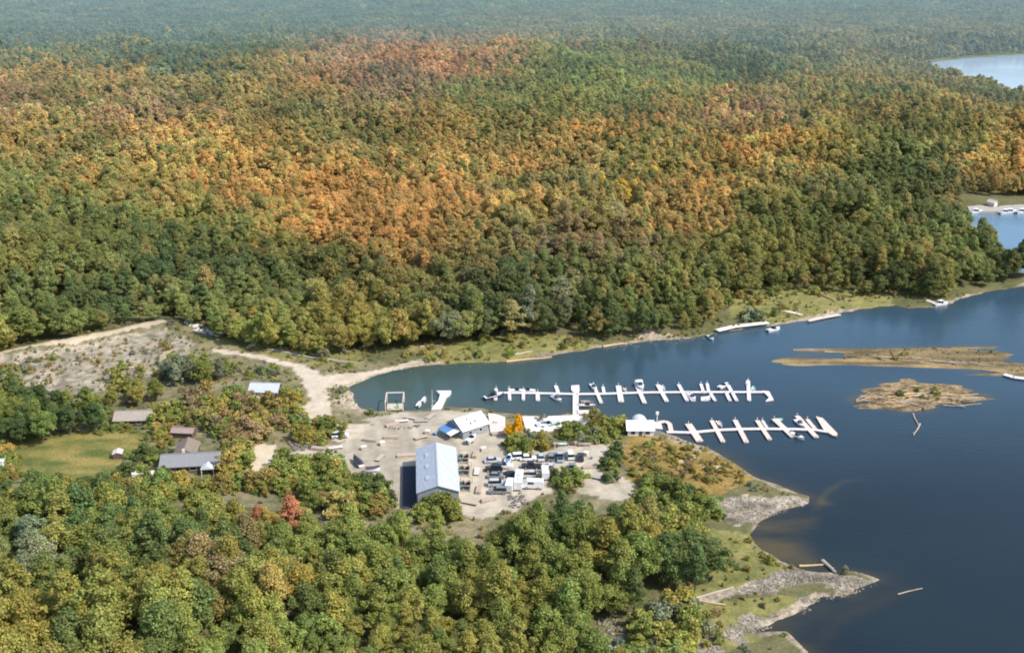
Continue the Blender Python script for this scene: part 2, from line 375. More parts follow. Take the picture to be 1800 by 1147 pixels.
def crown_mesh(name, seed, H=12.0, Rr=4.6, lobes=34, leaves=2600, ls=.42, shape='round', low=.28):
    r = np.random.default_rng(seed); P = []; Rl = []
    cz = H*(low+1)/2; hz_ = H*(1-low)/2
    for i in range(lobes):
        k = r.random(); z = -1+2*(i+.5)/lobes; z = np.clip(z+r.normal()*.08, -1, 1)
        prof = math.sqrt(max(0, 1-z*z))
        if shape == 'cone': prof = (1-z)/2*1.05
        if shape == 'flat': prof = math.sqrt(max(0, 1-max(z, 0)**2))*(.75+.25*z)
        if shape == 'ovoid': prof = math.sqrt(max(0, 1-z*z))*(1-.38*z)
        if shape == 'spiky': prof = (1-z)**.7*.62
        an = i*2.39996+r.normal()*.5; rad = Rr*prof*r.uniform(.35, 1.12)*(1+.22*math.sin(an*2+seed)+.16*math.sin(an*3+seed*2))
        P.append((math.cos(an)*rad, math.sin(an)*rad, cz+z*hz_*r.uniform(.80, 1.08))); Rl.append(Rr*r.uniform(.15, .33))
    P = np.array(P); Rl = np.array(Rl)
    w_ = Rl**2/np.sum(Rl**2); li = r.choice(lobes, leaves, p=w_)
    d = r.normal(size=(leaves, 3)); d /= np.linalg.norm(d, axis=1)[:, None]
    d[:, 2] = np.where((d[:, 2] < -.3), -d[:, 2]*.5, d[:, 2]); d /= np.linalg.norm(d, axis=1)[:, None]
    c = P[li] + d*(Rl[li]*(.62+.62*r.random(leaves)+np.where(r.random(leaves) < .12, r.random(leaves)*.5, 0)))[:, None]*np.array([1, 1, 1.05])
    n = d + r.normal(size=(leaves, 3))*.75+np.array([0, 0, .25]); n /= np.linalg.norm(n, axis=1)[:, None]
    t = np.cross(n, r.normal(size=(leaves, 3))); t /= np.linalg.norm(t, axis=1)[:, None]; bt = np.cross(n, t)
    s = ls*r.uniform(.6, 1.35, leaves)[:, None]; e = r.uniform(.5, .9, leaves)[:, None]
    V = np.stack([c-t*s*.6-bt*s*e*.5, c+t*s*.55-bt*s*e*.4, c+t*s*.65+bt*s*e*.55, c-t*s*.45+bt*s*e*.6], 1).reshape(-1, 3)
    F = np.arange(leaves*4).reshape(-1, 4)
    # shade: individual leaf variation, lighter lobes / darker lobes, hollow interior darker
    lob = r.uniform(.82, 1.15, lobes)[li]; lf = r.uniform(.7, 1.3, leaves)
    sc_ = (lob*lf)[:, None]*(1+r.normal(size=(leaves, 3))*np.array([.10, .05, .10]))
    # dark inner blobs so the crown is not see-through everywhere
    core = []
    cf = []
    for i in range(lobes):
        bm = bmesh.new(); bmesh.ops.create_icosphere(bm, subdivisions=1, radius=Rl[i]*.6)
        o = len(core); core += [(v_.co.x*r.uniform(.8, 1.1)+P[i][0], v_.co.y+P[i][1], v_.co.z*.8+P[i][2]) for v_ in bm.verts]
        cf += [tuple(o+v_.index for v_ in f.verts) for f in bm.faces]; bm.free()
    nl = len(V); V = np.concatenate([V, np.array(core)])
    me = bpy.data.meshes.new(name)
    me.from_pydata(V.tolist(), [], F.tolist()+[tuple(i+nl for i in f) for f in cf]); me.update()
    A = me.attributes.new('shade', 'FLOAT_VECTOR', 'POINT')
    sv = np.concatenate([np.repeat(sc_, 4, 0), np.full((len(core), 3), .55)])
    A.data.foreach_set('vector', sv.astype(np.float32).ravel()); me.materials.append(lm)
    return me
def trunk_mesh(name, seed, H=12.0, Rr=4.6, r0=.28):
    rr = random.Random(seed); mb = MB()
    p = Vector((0, 0, -.4)); rad = r0; step = H*.8/5
    pts = [p.copy()]
    for k in range(5):
        q = p + Vector((rr.uniform(-.3, .3), rr.uniform(-.3, .3), step)); mb.tube(p, q, rad, rad*.78, 6); rad *= .78; p = q; pts.append(p.copy())
    for k in range(9):
        i = rr.randint(2, 5); a = rr.uniform(0, 6.28); ln = Rr*rr.uniform(.45, .75)
        q = pts[i-1]+Vector((math.cos(a)*ln, math.sin(a)*ln, ln*rr.uniform(.3, .8))); mb.tube(pts[i-1], q, r0*.35, r0*.12, 5)
    me = bpy.data.meshes.new(name); me.from_pydata(mb.v, [], mb.f); me.materials.append(BARK); return me

CROWN = []; TRUNK = []
specs = [('ovoid',12.5,4.0,60,5600,.33),('ovoid',14,3.5,54,5000,.32),('round',11,4.6,64,6000,.34),('flat',11.5,4.4,54,5200,.33),('spiky',14.5,3.8,54,4800,.32),('spiky',14,3.0,46,4200,.31),('ovoid',10,3.9,46,4600,.33),('flat',13,3.7,54,5000,.32),('spiky',12.5,4.4,56,5000,.32)]
for i, (sh_, H, R_, lb, lv, ls) in enumerate(specs):
    CROWN.append(crown_mesh('tree_crown', 100+i, H, R_, lb, lv, ls, sh_)); TRUNK.append(trunk_mesh('tree_trunk', 50+i, H, R_))
LOD = [crown_mesh('tree_crown', 200, 12, 4.4, 34, 1500, .62, 'ovoid'), crown_mesh('tree_crown', 201, 13.5, 3.9, 34, 1400, .62, 'ovoid'), crown_mesh('tree_crown', 202, 10.5, 4.8, 38, 1500, .64, 'flat'), crown_mesh('tree_crown', 203, 14, 3.3, 28, 1100, .6, 'spiky'), crown_mesh('tree_crown', 204, 12, 4.6, 36, 1500, .62, 'spiky')]
SHRUB = [crown_mesh('shrub_foliage', 300+i, 2.7+.5*(i%3), 2.5-.2*(i%4), 22, 1900, .24, ['flat','round'][i%2], low=-.1) for i in range(5)]

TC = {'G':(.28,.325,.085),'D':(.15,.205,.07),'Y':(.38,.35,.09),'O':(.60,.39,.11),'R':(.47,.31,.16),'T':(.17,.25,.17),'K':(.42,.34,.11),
      'B':(.38,.29,.15),'S':(.31,.33,.20),'C':(.31,.29,.15),'U':(.19,.24,.22),'X':(.60,.25,.12),'Q':(.90,.55,.03),'P':(.24,.19,.16)}
cols = [0,150,300,450,600,750,900,1050,1200,1350,1500,1650,1800]
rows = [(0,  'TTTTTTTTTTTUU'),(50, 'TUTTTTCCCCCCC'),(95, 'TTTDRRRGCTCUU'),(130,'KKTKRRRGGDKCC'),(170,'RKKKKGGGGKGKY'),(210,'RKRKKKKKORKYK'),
        (250,'KKOKKKKOKOKYO'),(300,'KOYOOKOKYOYKO'),(350,'GYKOOOKKOYKKK'),(400,'DGGGOOKYOGGDG'),(450,'GGDDGOKBGGGGG'),(500,'GGDDDKDGGGDGD'),
        (550,'GDGGYGDDGGDDD'),(600,'GGGGYYSDDGGDD'),(700,'DDBKKGGGGYYGG'),(800,'GGGKYYGGGYYYG'),(860,'GDYGGGYYGYYGG'),(920,'GDGYGGGDYBYGG'),(980,'SGDGGGGGDKGGG'),(1040,'GGYKYGYGDGYGG'),(1110,'YYGGGYGGYGYGG'),(1200,'YYGGGGYGYGYGG')]
special = [(485,915,32,'X'),(520,890,30,'K'),(545,860,22,'B'),(262,1120,22,'O'),(380,1000,45,'B'),(350,1080,32,'D'),(1175,930,45,'K'),(1190,800,60,'Y'),(1230,810,30,'B'),(1290,210,40,'R'),(1240,380,60,'O'),
           (1100,345,22,'Q'),(780,545,30,'S'),(700,130,110,'R'),(620,385,100,'O'),(740,370,80,'O'),(430,345,45,'O'),(700,420,50,'O'),(990,150,120,'G'),(1290,130,45,'D'),(1100,265,40,'D'),(1560,320,110,'D'),
           (1080,920,60,'D'),(1240,980,40,'D'),(220,210,60,'R'),(1000,430,45,'B'),(1470,240,90,'Y'),(1230,570,30,'Y'),(600,560,60,'Y'),(940,720,26,'Q')]
def tint_at(px, py):
    """palette letter mix for a tree standing at a spot of the valley"""
    py = py+rng.normal()*14; px = px+rng.normal()*26
    for (sx, sy, sr, c) in special:
        if ((px-sx)/sr)**2+((py-sy)/(sr*.55))**2 < rng.uniform(.5, 1.3): return c
    i = min(max(px/150, 0), 11.999); i0 = int(i); fi = i-i0
    r0 = 0
    while r0 < len(rows)-2 and rows[r0+1][0] < py: r0 += 1
    fr = min(max((py-rows[r0][0])/(rows[r0+1][0]-rows[r0][0]), 0), 1)
    rr_ = r0+1 if rng.random() < fr else r0; cc = i0+1 if rng.random() < fi else i0
    c = rows[rr_][1][cc]
    q = rng.random()
    if py < 620 and py > 110:
        if q < .10: c = 'D'
        elif q < .22: c = 'Y'
        elif q < .30: c = 'K'
        elif q < .36: c = 'G'
    else:
        if q < .10: c = 'D'
        elif q < .20: c = 'Y'
    return c
def tint_rgb(c):
    t = np.array(TC[c]); n = rng.uniform(.78, 1.25); h = rng.normal()*.08
    return np.clip(t*n*np.array([1+h, 1, 1-h*.5]), .01, .8)

# where trees can stand
NOTREE = [YARD, PATH, BANK, LAWN, FIELD]+ROADS+ROCKS
UP = PX([(-700,612),(0,620),(120,598),(285,566),(330,572),(400,596),(470,606),(540,616),(640,612),(690,602),(745,596),(800,598),(900,585),(960,580),(1050,586),(1150,582),(1262,566),(1262,524),(1320,508),(1400,505),(1500,508),(1570,512),(1640,516),(1700,508),(1800,486),(2600,440),(60000,-85),(-60000,-85)], 4)
LOWF = PX([(-300,905),(60,908),(200,903),(330,908),(440,905),(520,925),(600,942),(690,956),(790,956),(835,975),(870,972),(900,948),(960,920),(1040,916),(1100,918),(1150,940),(1200,985),(1250,1010),(1285,1035),(1230,1050),(1150,1066),(1100,1090),(1050,1100),(1060,1180),(1180,1210),(1250,1230),(1100,2000),(-900,2000)], 3)
HOLES = [PX([(1040,1085),(1120,1090),(1110,1160),(1040,1160)],3), PX([(50,1030),(110,1030),(130,1060),(40,1060)],3), PX([(270,1000),(320,1000),(330,1025),(270,1025)],3),
         PX([(1060,345),(1120,345),(1110,352),(1070,352)],6), PX([(1540,358),(1640,356),(1630,376),(1550,378)],3), PX([(950,412),(1010,414),(1000,422),(955,420)],6), PX([(1690,345),(2000,345),(2000,378),(1690,376)],2)]
pts = []
def scatter(y0, y1, sp, tw):
    for y in np.arange(y0, y1, sp*.87):
        k = int(round((y-y0)/(sp*.87)))
        x = np.arange(-tw*y, tw*y, sp)+(sp/2 if k % 2 else 0)
        x = x + rng.uniform(-.42, .42, len(x))*sp; yy = y + rng.uniform(-.42, .42, len(x))*sp
        pts.append(np.stack([x, yy, np.full(len(x), sp)], 1))
scatter(165, 400, 5.8, .56); scatter(400, 640, 5.8, .56); scatter(640, 1250, 6.3, .54); scatter(1250, 2300, 9, .53); scatter(2300, 4600, 15, .52)
T = np.concatenate(pts)
ok = inside(UP, T[:, 0], T[:, 1]) | inside(LOWF, T[:, 0], T[:, 1]) | (T[:, 1] > 900)
for W in WATERS: ok &= ~(inside(W, T[:, 0], T[:, 1]) | (segdist(W, T[:, 0], T[:, 1]) < 2.5+T[:, 2]*.25))
for P in NOTREE+HOLES: ok &= ~inside(P, T[:, 0], T[:, 1])
T = T[ok]
tz, _ = height(T[:, 0], T[:, 1])
tpx, tpy = proj(T[:, 0], T[:, 1], tz+4)
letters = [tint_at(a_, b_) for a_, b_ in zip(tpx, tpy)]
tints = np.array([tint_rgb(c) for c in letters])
def field_rgb(px, py):                   # smooth regional colour of the canopy, vectorised bilinear blend
    tab = np.array([[TC[c] for c in r_[1]] for r_ in rows]); ry = np.array([r_[0] for r_ in rows], float)
    fx = np.clip(px/150, 0, 11.999); i0 = fx.astype(int); fx = (fx-i0)[:, None]
    j0 = np.clip(np.searchsorted(ry, py)-1, 0, len(ry)-2); fy = np.clip((py-ry[j0])/(ry[j0+1]-ry[j0]), 0, 1)[:, None]
    return (tab[j0, i0]*(1-fx)+tab[j0, i0+1]*fx)*(1-fy)+(tab[j0+1, i0]*(1-fx)+tab[j0+1, i0+1]*fx)*fy
fr_ = field_rgb(tpx, tpy); fine_ = (tpy < 640)
for (sx, sy, sr, c) in special:
    w_ = np.exp(-(((tpx-sx)/sr)**2+((tpy-sy)/(sr*.55))**2)*.8)[:, None]*(.8 if sr > 45 else 1.0 if c in 'XQ' else .3); fr_ = fr_*(1-w_)+np.array(TC[c])*w_
mixw = np.where(fine_, .36, .28)[:, None]; mixw[np.array([c in 'XQ' for c in letters])] = 0
tints = tints*(1-mixw)+fr_*rng.uniform(.85, 1.15, len(T))[:, None]*mixw
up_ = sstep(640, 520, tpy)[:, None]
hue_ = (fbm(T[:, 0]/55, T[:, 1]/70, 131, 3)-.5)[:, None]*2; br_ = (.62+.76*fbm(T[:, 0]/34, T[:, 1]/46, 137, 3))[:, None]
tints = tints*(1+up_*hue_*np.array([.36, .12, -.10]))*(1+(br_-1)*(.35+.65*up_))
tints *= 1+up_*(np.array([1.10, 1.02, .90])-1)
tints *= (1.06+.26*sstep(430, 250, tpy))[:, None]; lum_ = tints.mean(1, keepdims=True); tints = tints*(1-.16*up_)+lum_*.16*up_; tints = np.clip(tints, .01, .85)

dist = np.hypot(T[:, 0], T[:, 1])
# stand height varies in patches: valleys and ridges of the canopy
patch = fbm(T[:, 0]/38, T[:, 1]/38, 91, 3)
tsc = (.42+.98*patch)*rng.uniform(.66, 1.30, len(T))*np.where(dist < 420, .88, np.where(dist < 620, .90, np.where(dist < 1250, .84, np.where(dist < 2300, 1.0, 1.5))))
LMK = [(770,830,'the long pale metal shed'),(345,805,'the grey-roofed house'),(462,810,'the sandy footpath'),(490,920,'the red-orange tree'),(75,1035,'the cream-roofed hut in the woods'),
       (300,1008,'the small pink roof'),(0,1147,'the bottom left corner'),(350,1147,'the bottom edge'),(700,1147,'the bottom edge'),(900,1040,'the foreground wood'),(1075,1100,'the white rubble clearing'),
       (1300,900,'the rocky spit'),(1380,1040,'the stony point'),(920,760,'the car park'),(900,735,'the bright yellow tree'),(1130,740,'the white waterside cottage'),(1190,800,'the golden headland'),
       (470,675,'the white-roofed cabin'),(235,725,'the beige-roofed house'),(100,800,'the mown lawn'),(140,600,'the sandy bank'),(560,690,'the dirt road'),(0,720,'the left edge'),
       (500,600,'the head of the cove'),(750,620,'the north shore'),(960,610,'the north shore'),(1170,585,'the north shore'),(1310,575,'the white quay'),(1450,520,'the reedy beach'),(1630,525,'the little landing'),(1780,480,'the right edge'),(1750,360,'the distant landing stage')]
def landmark(px, py):
    d = [((px-a)**2+((py-b_)*1.3)**2, i) for i, (a, b_, n_) in enumerate(LMK)]; _, i = min(d); a, b_, n_ = LMK[i]
    dx, dy = px-a, (py-b_)*1.3
    if abs(dx) < 25 and abs(dy) < 25: return 'close by '+n_
    if abs(dx) > abs(dy)*1.6: return ('right of ' if dx > 0 else 'left of ')+n_
    if abs(dy) > abs(dx)*1.6: return ('in front of ' if dy > 0 else 'behind ')+n_
    return ('ahead and ' if dy > 0 else 'back and ')+('right of ' if dx > 0 else 'left of ')+n_
CN = {'G':'green','D':'dark green','Y':'yellow-green','O':'orange','R':'reddish','T':'blue-green','K':'olive','B':'brown','S':'grey-green','C':'dull green','U':'grey-green','X':'bright red-orange','Q':'bright golden yellow','P':'purplish brown'}
ORD = ['leftmost','second from left','third from left','fourth from left','fifth from left','sixth from left','seventh from left','eighth from left','ninth from left','tenth from left']
PLAN = []                                # (root, letter, px, py, noun, size word)
def relabel():
    import collections
    G_ = collections.defaultdict(list)
    for it in PLAN: G_[(it[1], it[4], it[5], landmark(it[2], it[3]))].append(it)
    for (c, noun, sz, where), L_ in G_.items():
        L_.sort(key=lambda q: q[2])
        for k, it in enumerate(L_):
            base_ = f"{sz} {CN[c]} {noun}"
            if len(L_) == 1: lab = f"{base_} {where}"
            elif k == len(L_)-1: lab = f"rightmost {base_} {where}"
            else: lab = f"{ORD[min(k, 9)]} {base_} {where}"
            it[0]['label'] = lab
            it[0]['group'] = ('trees of the shoreline woods' if noun == 'tree' else 'shrubs around the marina')
def put_tree(x, y, z, s, letter, lod=None, variant=None, rgb=None):
    i = rng.integers(0, len(CROWN)) if variant is None else variant
    if variant is None and letter not in 'D' and i == 5: i = 2
    r_ = empty('tree', (x, y, z), rng.uniform(0, 6.28), 'tree', 'tree')
    r_.scale = (s, s, s*rng.uniform(.9, 1.1))
    c = bpy.data.objects.new('tree_crown', CROWN[i] if lod is None else LOD[lod]); COL.objects.link(c); c.parent = r_
    t = bpy.data.objects.new('tree_trunk', TRUNK[i]); COL.objects.link(t); t.parent = r_
    rgb = tint_rgb(letter) if rgb is None else rgb
    c['tint'] = [float(q) for q in rgb]
    px, py = proj(x, y, z+s*7)
    PLAN.append((r_, letter, px, py, 'tree', 'tall' if s > 1.05 else 'small' if s < .75 else 'broad' if i in (2, 6, 3) else 'leafy'))
    return r_, c
def put_shrub(x, y, z, s, letter, variant=None):
    i = rng.integers(0, 5) if variant is None else variant
    r_ = empty('shrub', (x, y, z), rng.uniform(0, 6.28), 'shrub', 'shrub'); r_.scale = (s, s, s*rng.uniform(.75, 1.1))
    c = bpy.data.objects.new('shrub_foliage', SHRUB[i]); COL.objects.link(c); c.parent = r_; c['tint'] = [float(q) for q in tint_rgb(letter)]
    px, py = proj(x, y, z+s)
    PLAN.append((r_, letter, px, py, 'shrub', 'big' if s > 1.3 else 'low'))
    return r_

NIND = 270
inframe = (tpx > -40) & (tpx < 1840) & (tpy > 560) & (tpy < 1230)
rank = np.where(inframe, tsc/dist, 0)
order = np.argsort(-rank); indiv = np.zeros(len(T), bool); indiv[order[:NIND-30]] = True
crown_objs = []
for i in order[:NIND-30]:
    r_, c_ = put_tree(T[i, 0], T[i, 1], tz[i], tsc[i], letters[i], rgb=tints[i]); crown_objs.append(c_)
seen = {}
for c_ in crown_objs: seen.setdefault(c_.data.name, c_)
srcs = [seen[m_.name] for m_ in CROWN if m_.name in seen]
for k in range(5): crown_objs[-1-k].data = LOD[k]
lods = [crown_objs[-1-k] for k in range(5)]
seen = {}
for c_ in crown_objs: seen.setdefault(c_.data.name, c_)
srcs = [seen[m_.name] for m_ in CROWN if m_.name in seen]

def instancer(name, sel, sources, near, T=T, tz=tz, tints=tints, tsc=tsc, cat='woodland'):
    me = bpy.data.meshes.new(name); n_ = len(sel)
    me.vertices.add(n_); me.vertices.foreach_set('co', np.stack([T[sel, 0], T[sel, 1], tz[sel]], 1).astype(np.float32).ravel())
    A = me.attributes.new('tint', 'FLOAT_VECTOR', 'POINT'); A.data.foreach_set('vector', tints[sel].astype(np.float32).ravel())
    s3 = np.stack([tsc[sel]*rng.uniform(.9, 1.15, n_), tsc[sel]*rng.uniform(.9, 1.15, n_), tsc[sel]*rng.uniform(.85, 1.15, n_)*np.where(T[sel, 1] > 1700, .55, 1)], 1)
    A = me.attributes.new('size', 'FLOAT_VECTOR', 'POINT'); A.data.foreach_set('vector', s3.astype(np.float32).ravel())
    A = me.attributes.new('turn', 'FLOAT_VECTOR', 'POINT'); tv = np.stack([rng.normal(size=n_)*.06, rng.normal(size=n_)*.06, rng.uniform(0, 6.28, n_)], 1); A.data.foreach_set('vector', tv.astype(np.float32).ravel())
    A = me.attributes.new('pick', 'INT', 'POINT'); A.data.foreach_set('value', rng.integers(0, len(sources), n_).astype(np.int32))
    o = bpy.data.objects.new(name, me); COL.objects.link(o)
    ng = bpy.data.node_groups.new(name, 'GeometryNodeTree'); ng.interface.new_socket('Geometry', in_out='INPUT', socket_type='NodeSocketGeometry'); ng.interface.new_socket('Geometry', in_out='OUTPUT', socket_type='NodeSocketGeometry')
    N = ng.nodes; L = ng.links; gi = N.new('NodeGroupInput'); go = N.new('NodeGroupOutput')
    j = N.new('GeometryNodeJoinGeometry')
    for s_ in sources:
        oi = N.new('GeometryNodeObjectInfo'); oi.transform_space = 'ORIGINAL'; oi.inputs['Object'].default_value = s_; oi.inputs['As Instance'].default_value = False
        g2 = N.new('GeometryNodeGeometryToInstance'); L.new(oi.outputs['Geometry'], g2.inputs[0]); L.new(g2.outputs[0], j.inputs[0])
    ip = N.new('GeometryNodeInstanceOnPoints'); ip.inputs['Pick Instance'].default_value = True
    def na(nm, tp):
        q = N.new('GeometryNodeInputNamedAttribute'); q.data_type = tp; q.inputs[0].default_value = nm; return q.outputs['Attribute']
    L.new(gi.outputs[0], ip.inputs['Points']); L.new(j.outputs[0], ip.inputs['Instance']); L.new(na('pick', 'INT'), ip.inputs['Instance Index'])
    er = N.new('FunctionNodeEulerToRotation'); L.new(na('turn', 'FLOAT_VECTOR'), er.inputs[0]); L.new(er.outputs[0], ip.inputs['Rotation'])
    L.new(na('size', 'FLOAT_VECTOR'), ip.inputs['Scale']); L.new(ip.outputs[0], go.inputs[0])
    md = o.modifiers.new('scatter', 'NODES'); md.node_group = ng
    return tag(o, near, cat, None, 'stuff')
rest = np.where(~indiv)[0]
near_ = rest[dist[rest] < 640]; mid_ = rest[(dist[rest] >= 640) & (dist[rest] < 1250)]; far_ = rest[dist[rest] >= 1250]
instancer('woodland', near_, srcs, 'dense mixed woodland covering the slope behind the north shore')
instancer('autumn_forest', mid_, srcs[:5]+lods, 'orange and green autumn forest covering the middle distance hills')
instancer('distant_forest', far_, lods, 'hazy blue-green forest stretching to the horizon')
print('TREES', len(T), len(near_), len(mid_), len(far_))
# ================================================================== brush and small trees around the marina
BR = [ # polygon (pixels), spacing m, letters, scale range, kind
 ([(-30,720),(20,705),(100,722),(170,740),(178,765),(100,778),(-30,792)], 5.2, 'DDGDG', (.62,.85), 't'),
 ([(175,712),(225,700),(275,700),(280,712),(190,722)], 4.6, 'SYGG', (.48,.62), 't'),
 ([(285,735),(340,712),(420,705),(520,722),(535,745),(470,765),(415,800),(395,772),(300,745)], 3.9, 'KBYGKGGB', (1.3,2.1), 's'),
 ([(285,655),(350,648),(395,662),(395,678),(300,680)], 4.6, 'SGGS', (.55,.72), 't'),
 ([(493,690),(535,698),(530,714),(495,716)], 3.6, 'GYG', (1.3,1.9), 's'),
 ([(500,822),(560,815),(620,830),(660,868),(690,905),(610,915),(520,880),(440,862),(485,845)], 3.8, 'GYGGK', (1.2,2.0), 's'),
 ([(625,850),(650,840),(690,870),(700,892),(670,895)], 3.0, 'PDD', (1.0,1.5), 's'),
 ([(518,752),(580,746),(600,770),(545,786),(520,775)], 3.6, 'GKGY', (1.1,1.8), 's'),
 ([(612,748),(642,748),(640,765),(615,768)], 3.2, 'GD', (.8,1.3), 's'),
 ([(733,905),(812,900),(812,914),(735,918)], 2.7, 'DGDK', (1.7,2.3), 's'),
 ([(893,778),(930,775),(955,772),(962,790),(925,796),(893,793)], 2.9, 'GDYGS', (.9,1.4), 's'),
 ([(968,765),(1010,752),(1030,750),(1060,765),(1095,762),(1090,775),(1045,780),(1000,776)], 3.3, 'GSGY', (.7,1.3), 's'),
 ([(1042,740),(1090,742),(1098,752),(1055,758)], 3.1, 'YYKG', (1.0,1.7), 's'),
 ([(1092,800),(1115,772),(1160,768),(1210,782),(1235,800),(1235,830),(1190,845),(1120,850)], 5.2, 'YYYKYB', (.45,.95), 's'),
 ([(1240,790),(1280,808),(1330,845),(1270,860),(1240,845)], 4.6, 'BKY', (.3,.7), 's'),
 ([(1115,850),(1190,850),(1260,868),(1262,905),(1200,925),(1130,900)], 3.7, 'GGDYG', (.9,1.6), 's'),
 ([(1125,905),(1240,925),(1255,985),(1190,985),(1130,945)], 4.4, 'GYBKG', (1.3,2.2), 's'),
 ([(1060,800),(1086,798),(1090,845),(1062,850)], 2.6, 'DDSG', (.9,1.4), 's'),
 ([(960,835),(995,830),(1025,846),(1030,862),(970,862)], 2.8, 'DGBG', (.8,1.3), 's'),
 ([(185,650),(250,640),(330,665),(280,695),(190,690)], 7.5, 'GSY', (.8,1.5), 's'),
 ([(-30,650),(40,655),(45,700),(-30,705)], 5, 'SKG', (1.2,1.9), 's'),
 ([(170,748),(290,746),(285,758),(180,762)], 4.2, 'GGY', (.7,1.2), 's'),
 ([(232,800),(288,795),(292,812),(235,818)], 3.0, 'DGD', (1.0,1.5), 's'),
 ([(270,830),(300,826),(300,842),(272,845)], 3.0, 'D', (.9,1.2), 's'),
 ([(380,790),(440,800),(440,870),(380,868)], 4.2, 'GYKG', (1.3,2.1), 's'),
 ([(180,855),(370,850),(380,885),(180,885)], 4.6, 'GYYG', (1.1,1.8), 's'),
 ([(-20,850),(180,855),(180,890),(-20,890)], 4.8, 'YGD', (1.1,1.8), 's'),
 ([(1190,1075),(1240,1062),(1250,1100),(1190,1190),(1110,1190),(1110,1110)], 4.2, 'YGSG', (1.2,2.2), 's'),
 ([(1290,556),(1335,553),(1338,566),(1295,568)], 5, 'DSG', (1.3,2.2), 's'),
 ([(390,592),(540,612),(620,620),(600,632),(480,622),(400,606)], 6, 'GYS', (.6,1.3), 's'),
 ([(640,630),(760,612),(860,592),(1000,598),(1040,604),(900,622),(720,634)], 7.5, 'YGK', (.5,1.1), 's'),
 ([(1270,528),(1420,510),(1560,512),(1560,522),(1420,528),(1280,545)], 9, 'KYG', (.5,1.2), 's'),
 ([(1255,930),(1310,935),(1370,990),(1280,1030),(1260,980)], 5.5, 'YKGB', (.35,.8), 's'),
 ([(1555,684),(1600,679),(1640,682),(1680,688),(1640,692),(1570,692)], 4.2, 'DGY', (.4,.75), 's'),
 ([(600,650),(615,680),(600,712),(585,715),(582,680)], 4.2, 'YGS', (.3,.7), 's'),
 ([(395,640),(520,652),(505,668),(430,660),(385,655)], 4.6, 'SGS', (.5,1.1), 's'),
 ([(150,700),(205,735),(200,748),(160,745)], 4.4, 'GSG', (1.0,1.6), 's'),
 ([(272,755),(300,750),(298,785),(275,790)], 3.6, 'KGY', (.7,1.2), 's'),
 ([(225,812),(236,812),(236,840),(215,845)], 3.2, 'GD', (.9,1.4), 's'),
 ([(-20,790),(20,780),(28,850),(-20,850)], 4.2, 'GYK', (.9,1.6), 's'),
 ([(640,716),(690,722),(680,730),(640,728)], 4, 'YG', (.3,.7), 's'),
]
SREQ = []
BARE = (YARD, PATH, *ROADS)
for (pp, sp, let, (s0, s1), kd) in BR:
    P = PX(pp, 1.5); x0, y0 = P.min(0); x1, y1 = P.max(0)
    gx, gy = np.meshgrid(np.arange(x0, x1, sp), np.arange(y0, y1, sp)); gx = gx.ravel(); gy = gy.ravel()
    gx = gx+rng.uniform(-.45, .45, len(gx))*sp; gy = gy+rng.uniform(-.45, .45, len(gy))*sp
    ok_ = inside(P, gx, gy)
    if kd == 's' and let not in ('DGDK','DGBG','GDYGS','GSGY','YYKG','DDSG','PDD','GKGY'):
        for Q in BARE: ok_ &= ~inside(Q, gx, gy)
    gx = gx[ok_]; gy = gy[ok_]
    if not len(gx): continue
    gz, _ = height(gx, gy)
    for x, y, z in zip(gx, gy, gz):
        if z < .15: continue
        x, y, z = float(x), float(y), float(z)
        c = let[rng.integers(0, len(let))]; s = rng.uniform(s0, s1)
        if kd == 't': put_tree(x, y, z, s, c)
        else:
            SREQ.append((s/math.hypot(x, y), x, y, z, s*rng.uniform(.6, 1.1), c))
            for _ in range(4): SREQ.append((0, x+rng.normal()*sp*.5, y+rng.normal()*sp*.5, z, s*rng.uniform(.2, .5), let[rng.integers(0, len(let))]))
SREQ.sort(key=lambda q: -q[0])
for q in SREQ[:285]: put_shrub(q[1], q[2], q[3], q[4], q[5])
rest_ = SREQ[285:]
wx = rng.uniform(-210, 230, 24000); wy = rng.uniform(175, 470, 24000); ok_ = rng.random(24000) < (fbm(wx/12, wy/12, 97, 3)-.3)*2.6
for Q in (YARD, PATH, LAWN, BANK, *ROADS, *ROCKS, *WATERS): ok_ &= ~inside(Q, wx, wy)
b_in = inside(BAR1, wx, wy) & (wx > 118)
for x, y, b_ in zip(wx[ok_ | b_in], wy[ok_ | b_in], b_in[ok_ | b_in]):    # weeds and low scrub on the open ground
    rest_.append((0, float(x), float(y), None, rng.uniform(.08, .34)*(1 if rng.random() < .93 else 2)*(.6 if b_ else 1), 'GYKSBKYS'[rng.integers(0, 8)]))
RX = np.array([q[1] for q in rest_]); RY = np.array([q[2] for q in rest_]); RZ, _ = height(RX, RY); kp = RZ > .2
RT = np.stack([RX, RY, RX*0], 1)[kp]; Rt = np.array([tint_rgb(q[5]) for q in rest_])[kp]; Rs = np.array([q[4] for q in rest_])[kp]
sh_src = {}
for it in PLAN:
    if it[4] == 'shrub': c_ = it[0].children[0]; sh_src.setdefault(c_.data.name, c_)
instancer('undergrowth', np.arange(len(RT)), list(sh_src.values()), 'low scrub and weeds scattered over the open ground round the marina', RT, RZ[kp], Rt, Rs, 'undergrowth')
g_ = gnd(911, 768); put_tree(g_.x, g_.y, g_.z, .50, 'Q', variant=4, rgb=(.95,.52,.02))
g_ = gnd(897, 768); put_tree(g_.x, g_.y, g_.z, .40, 'Q', variant=2, rgb=(.85,.50,.03))
print('PLANTS', len(PLAN), sum(1 for p in PLAN if p[4] == 'tree'))

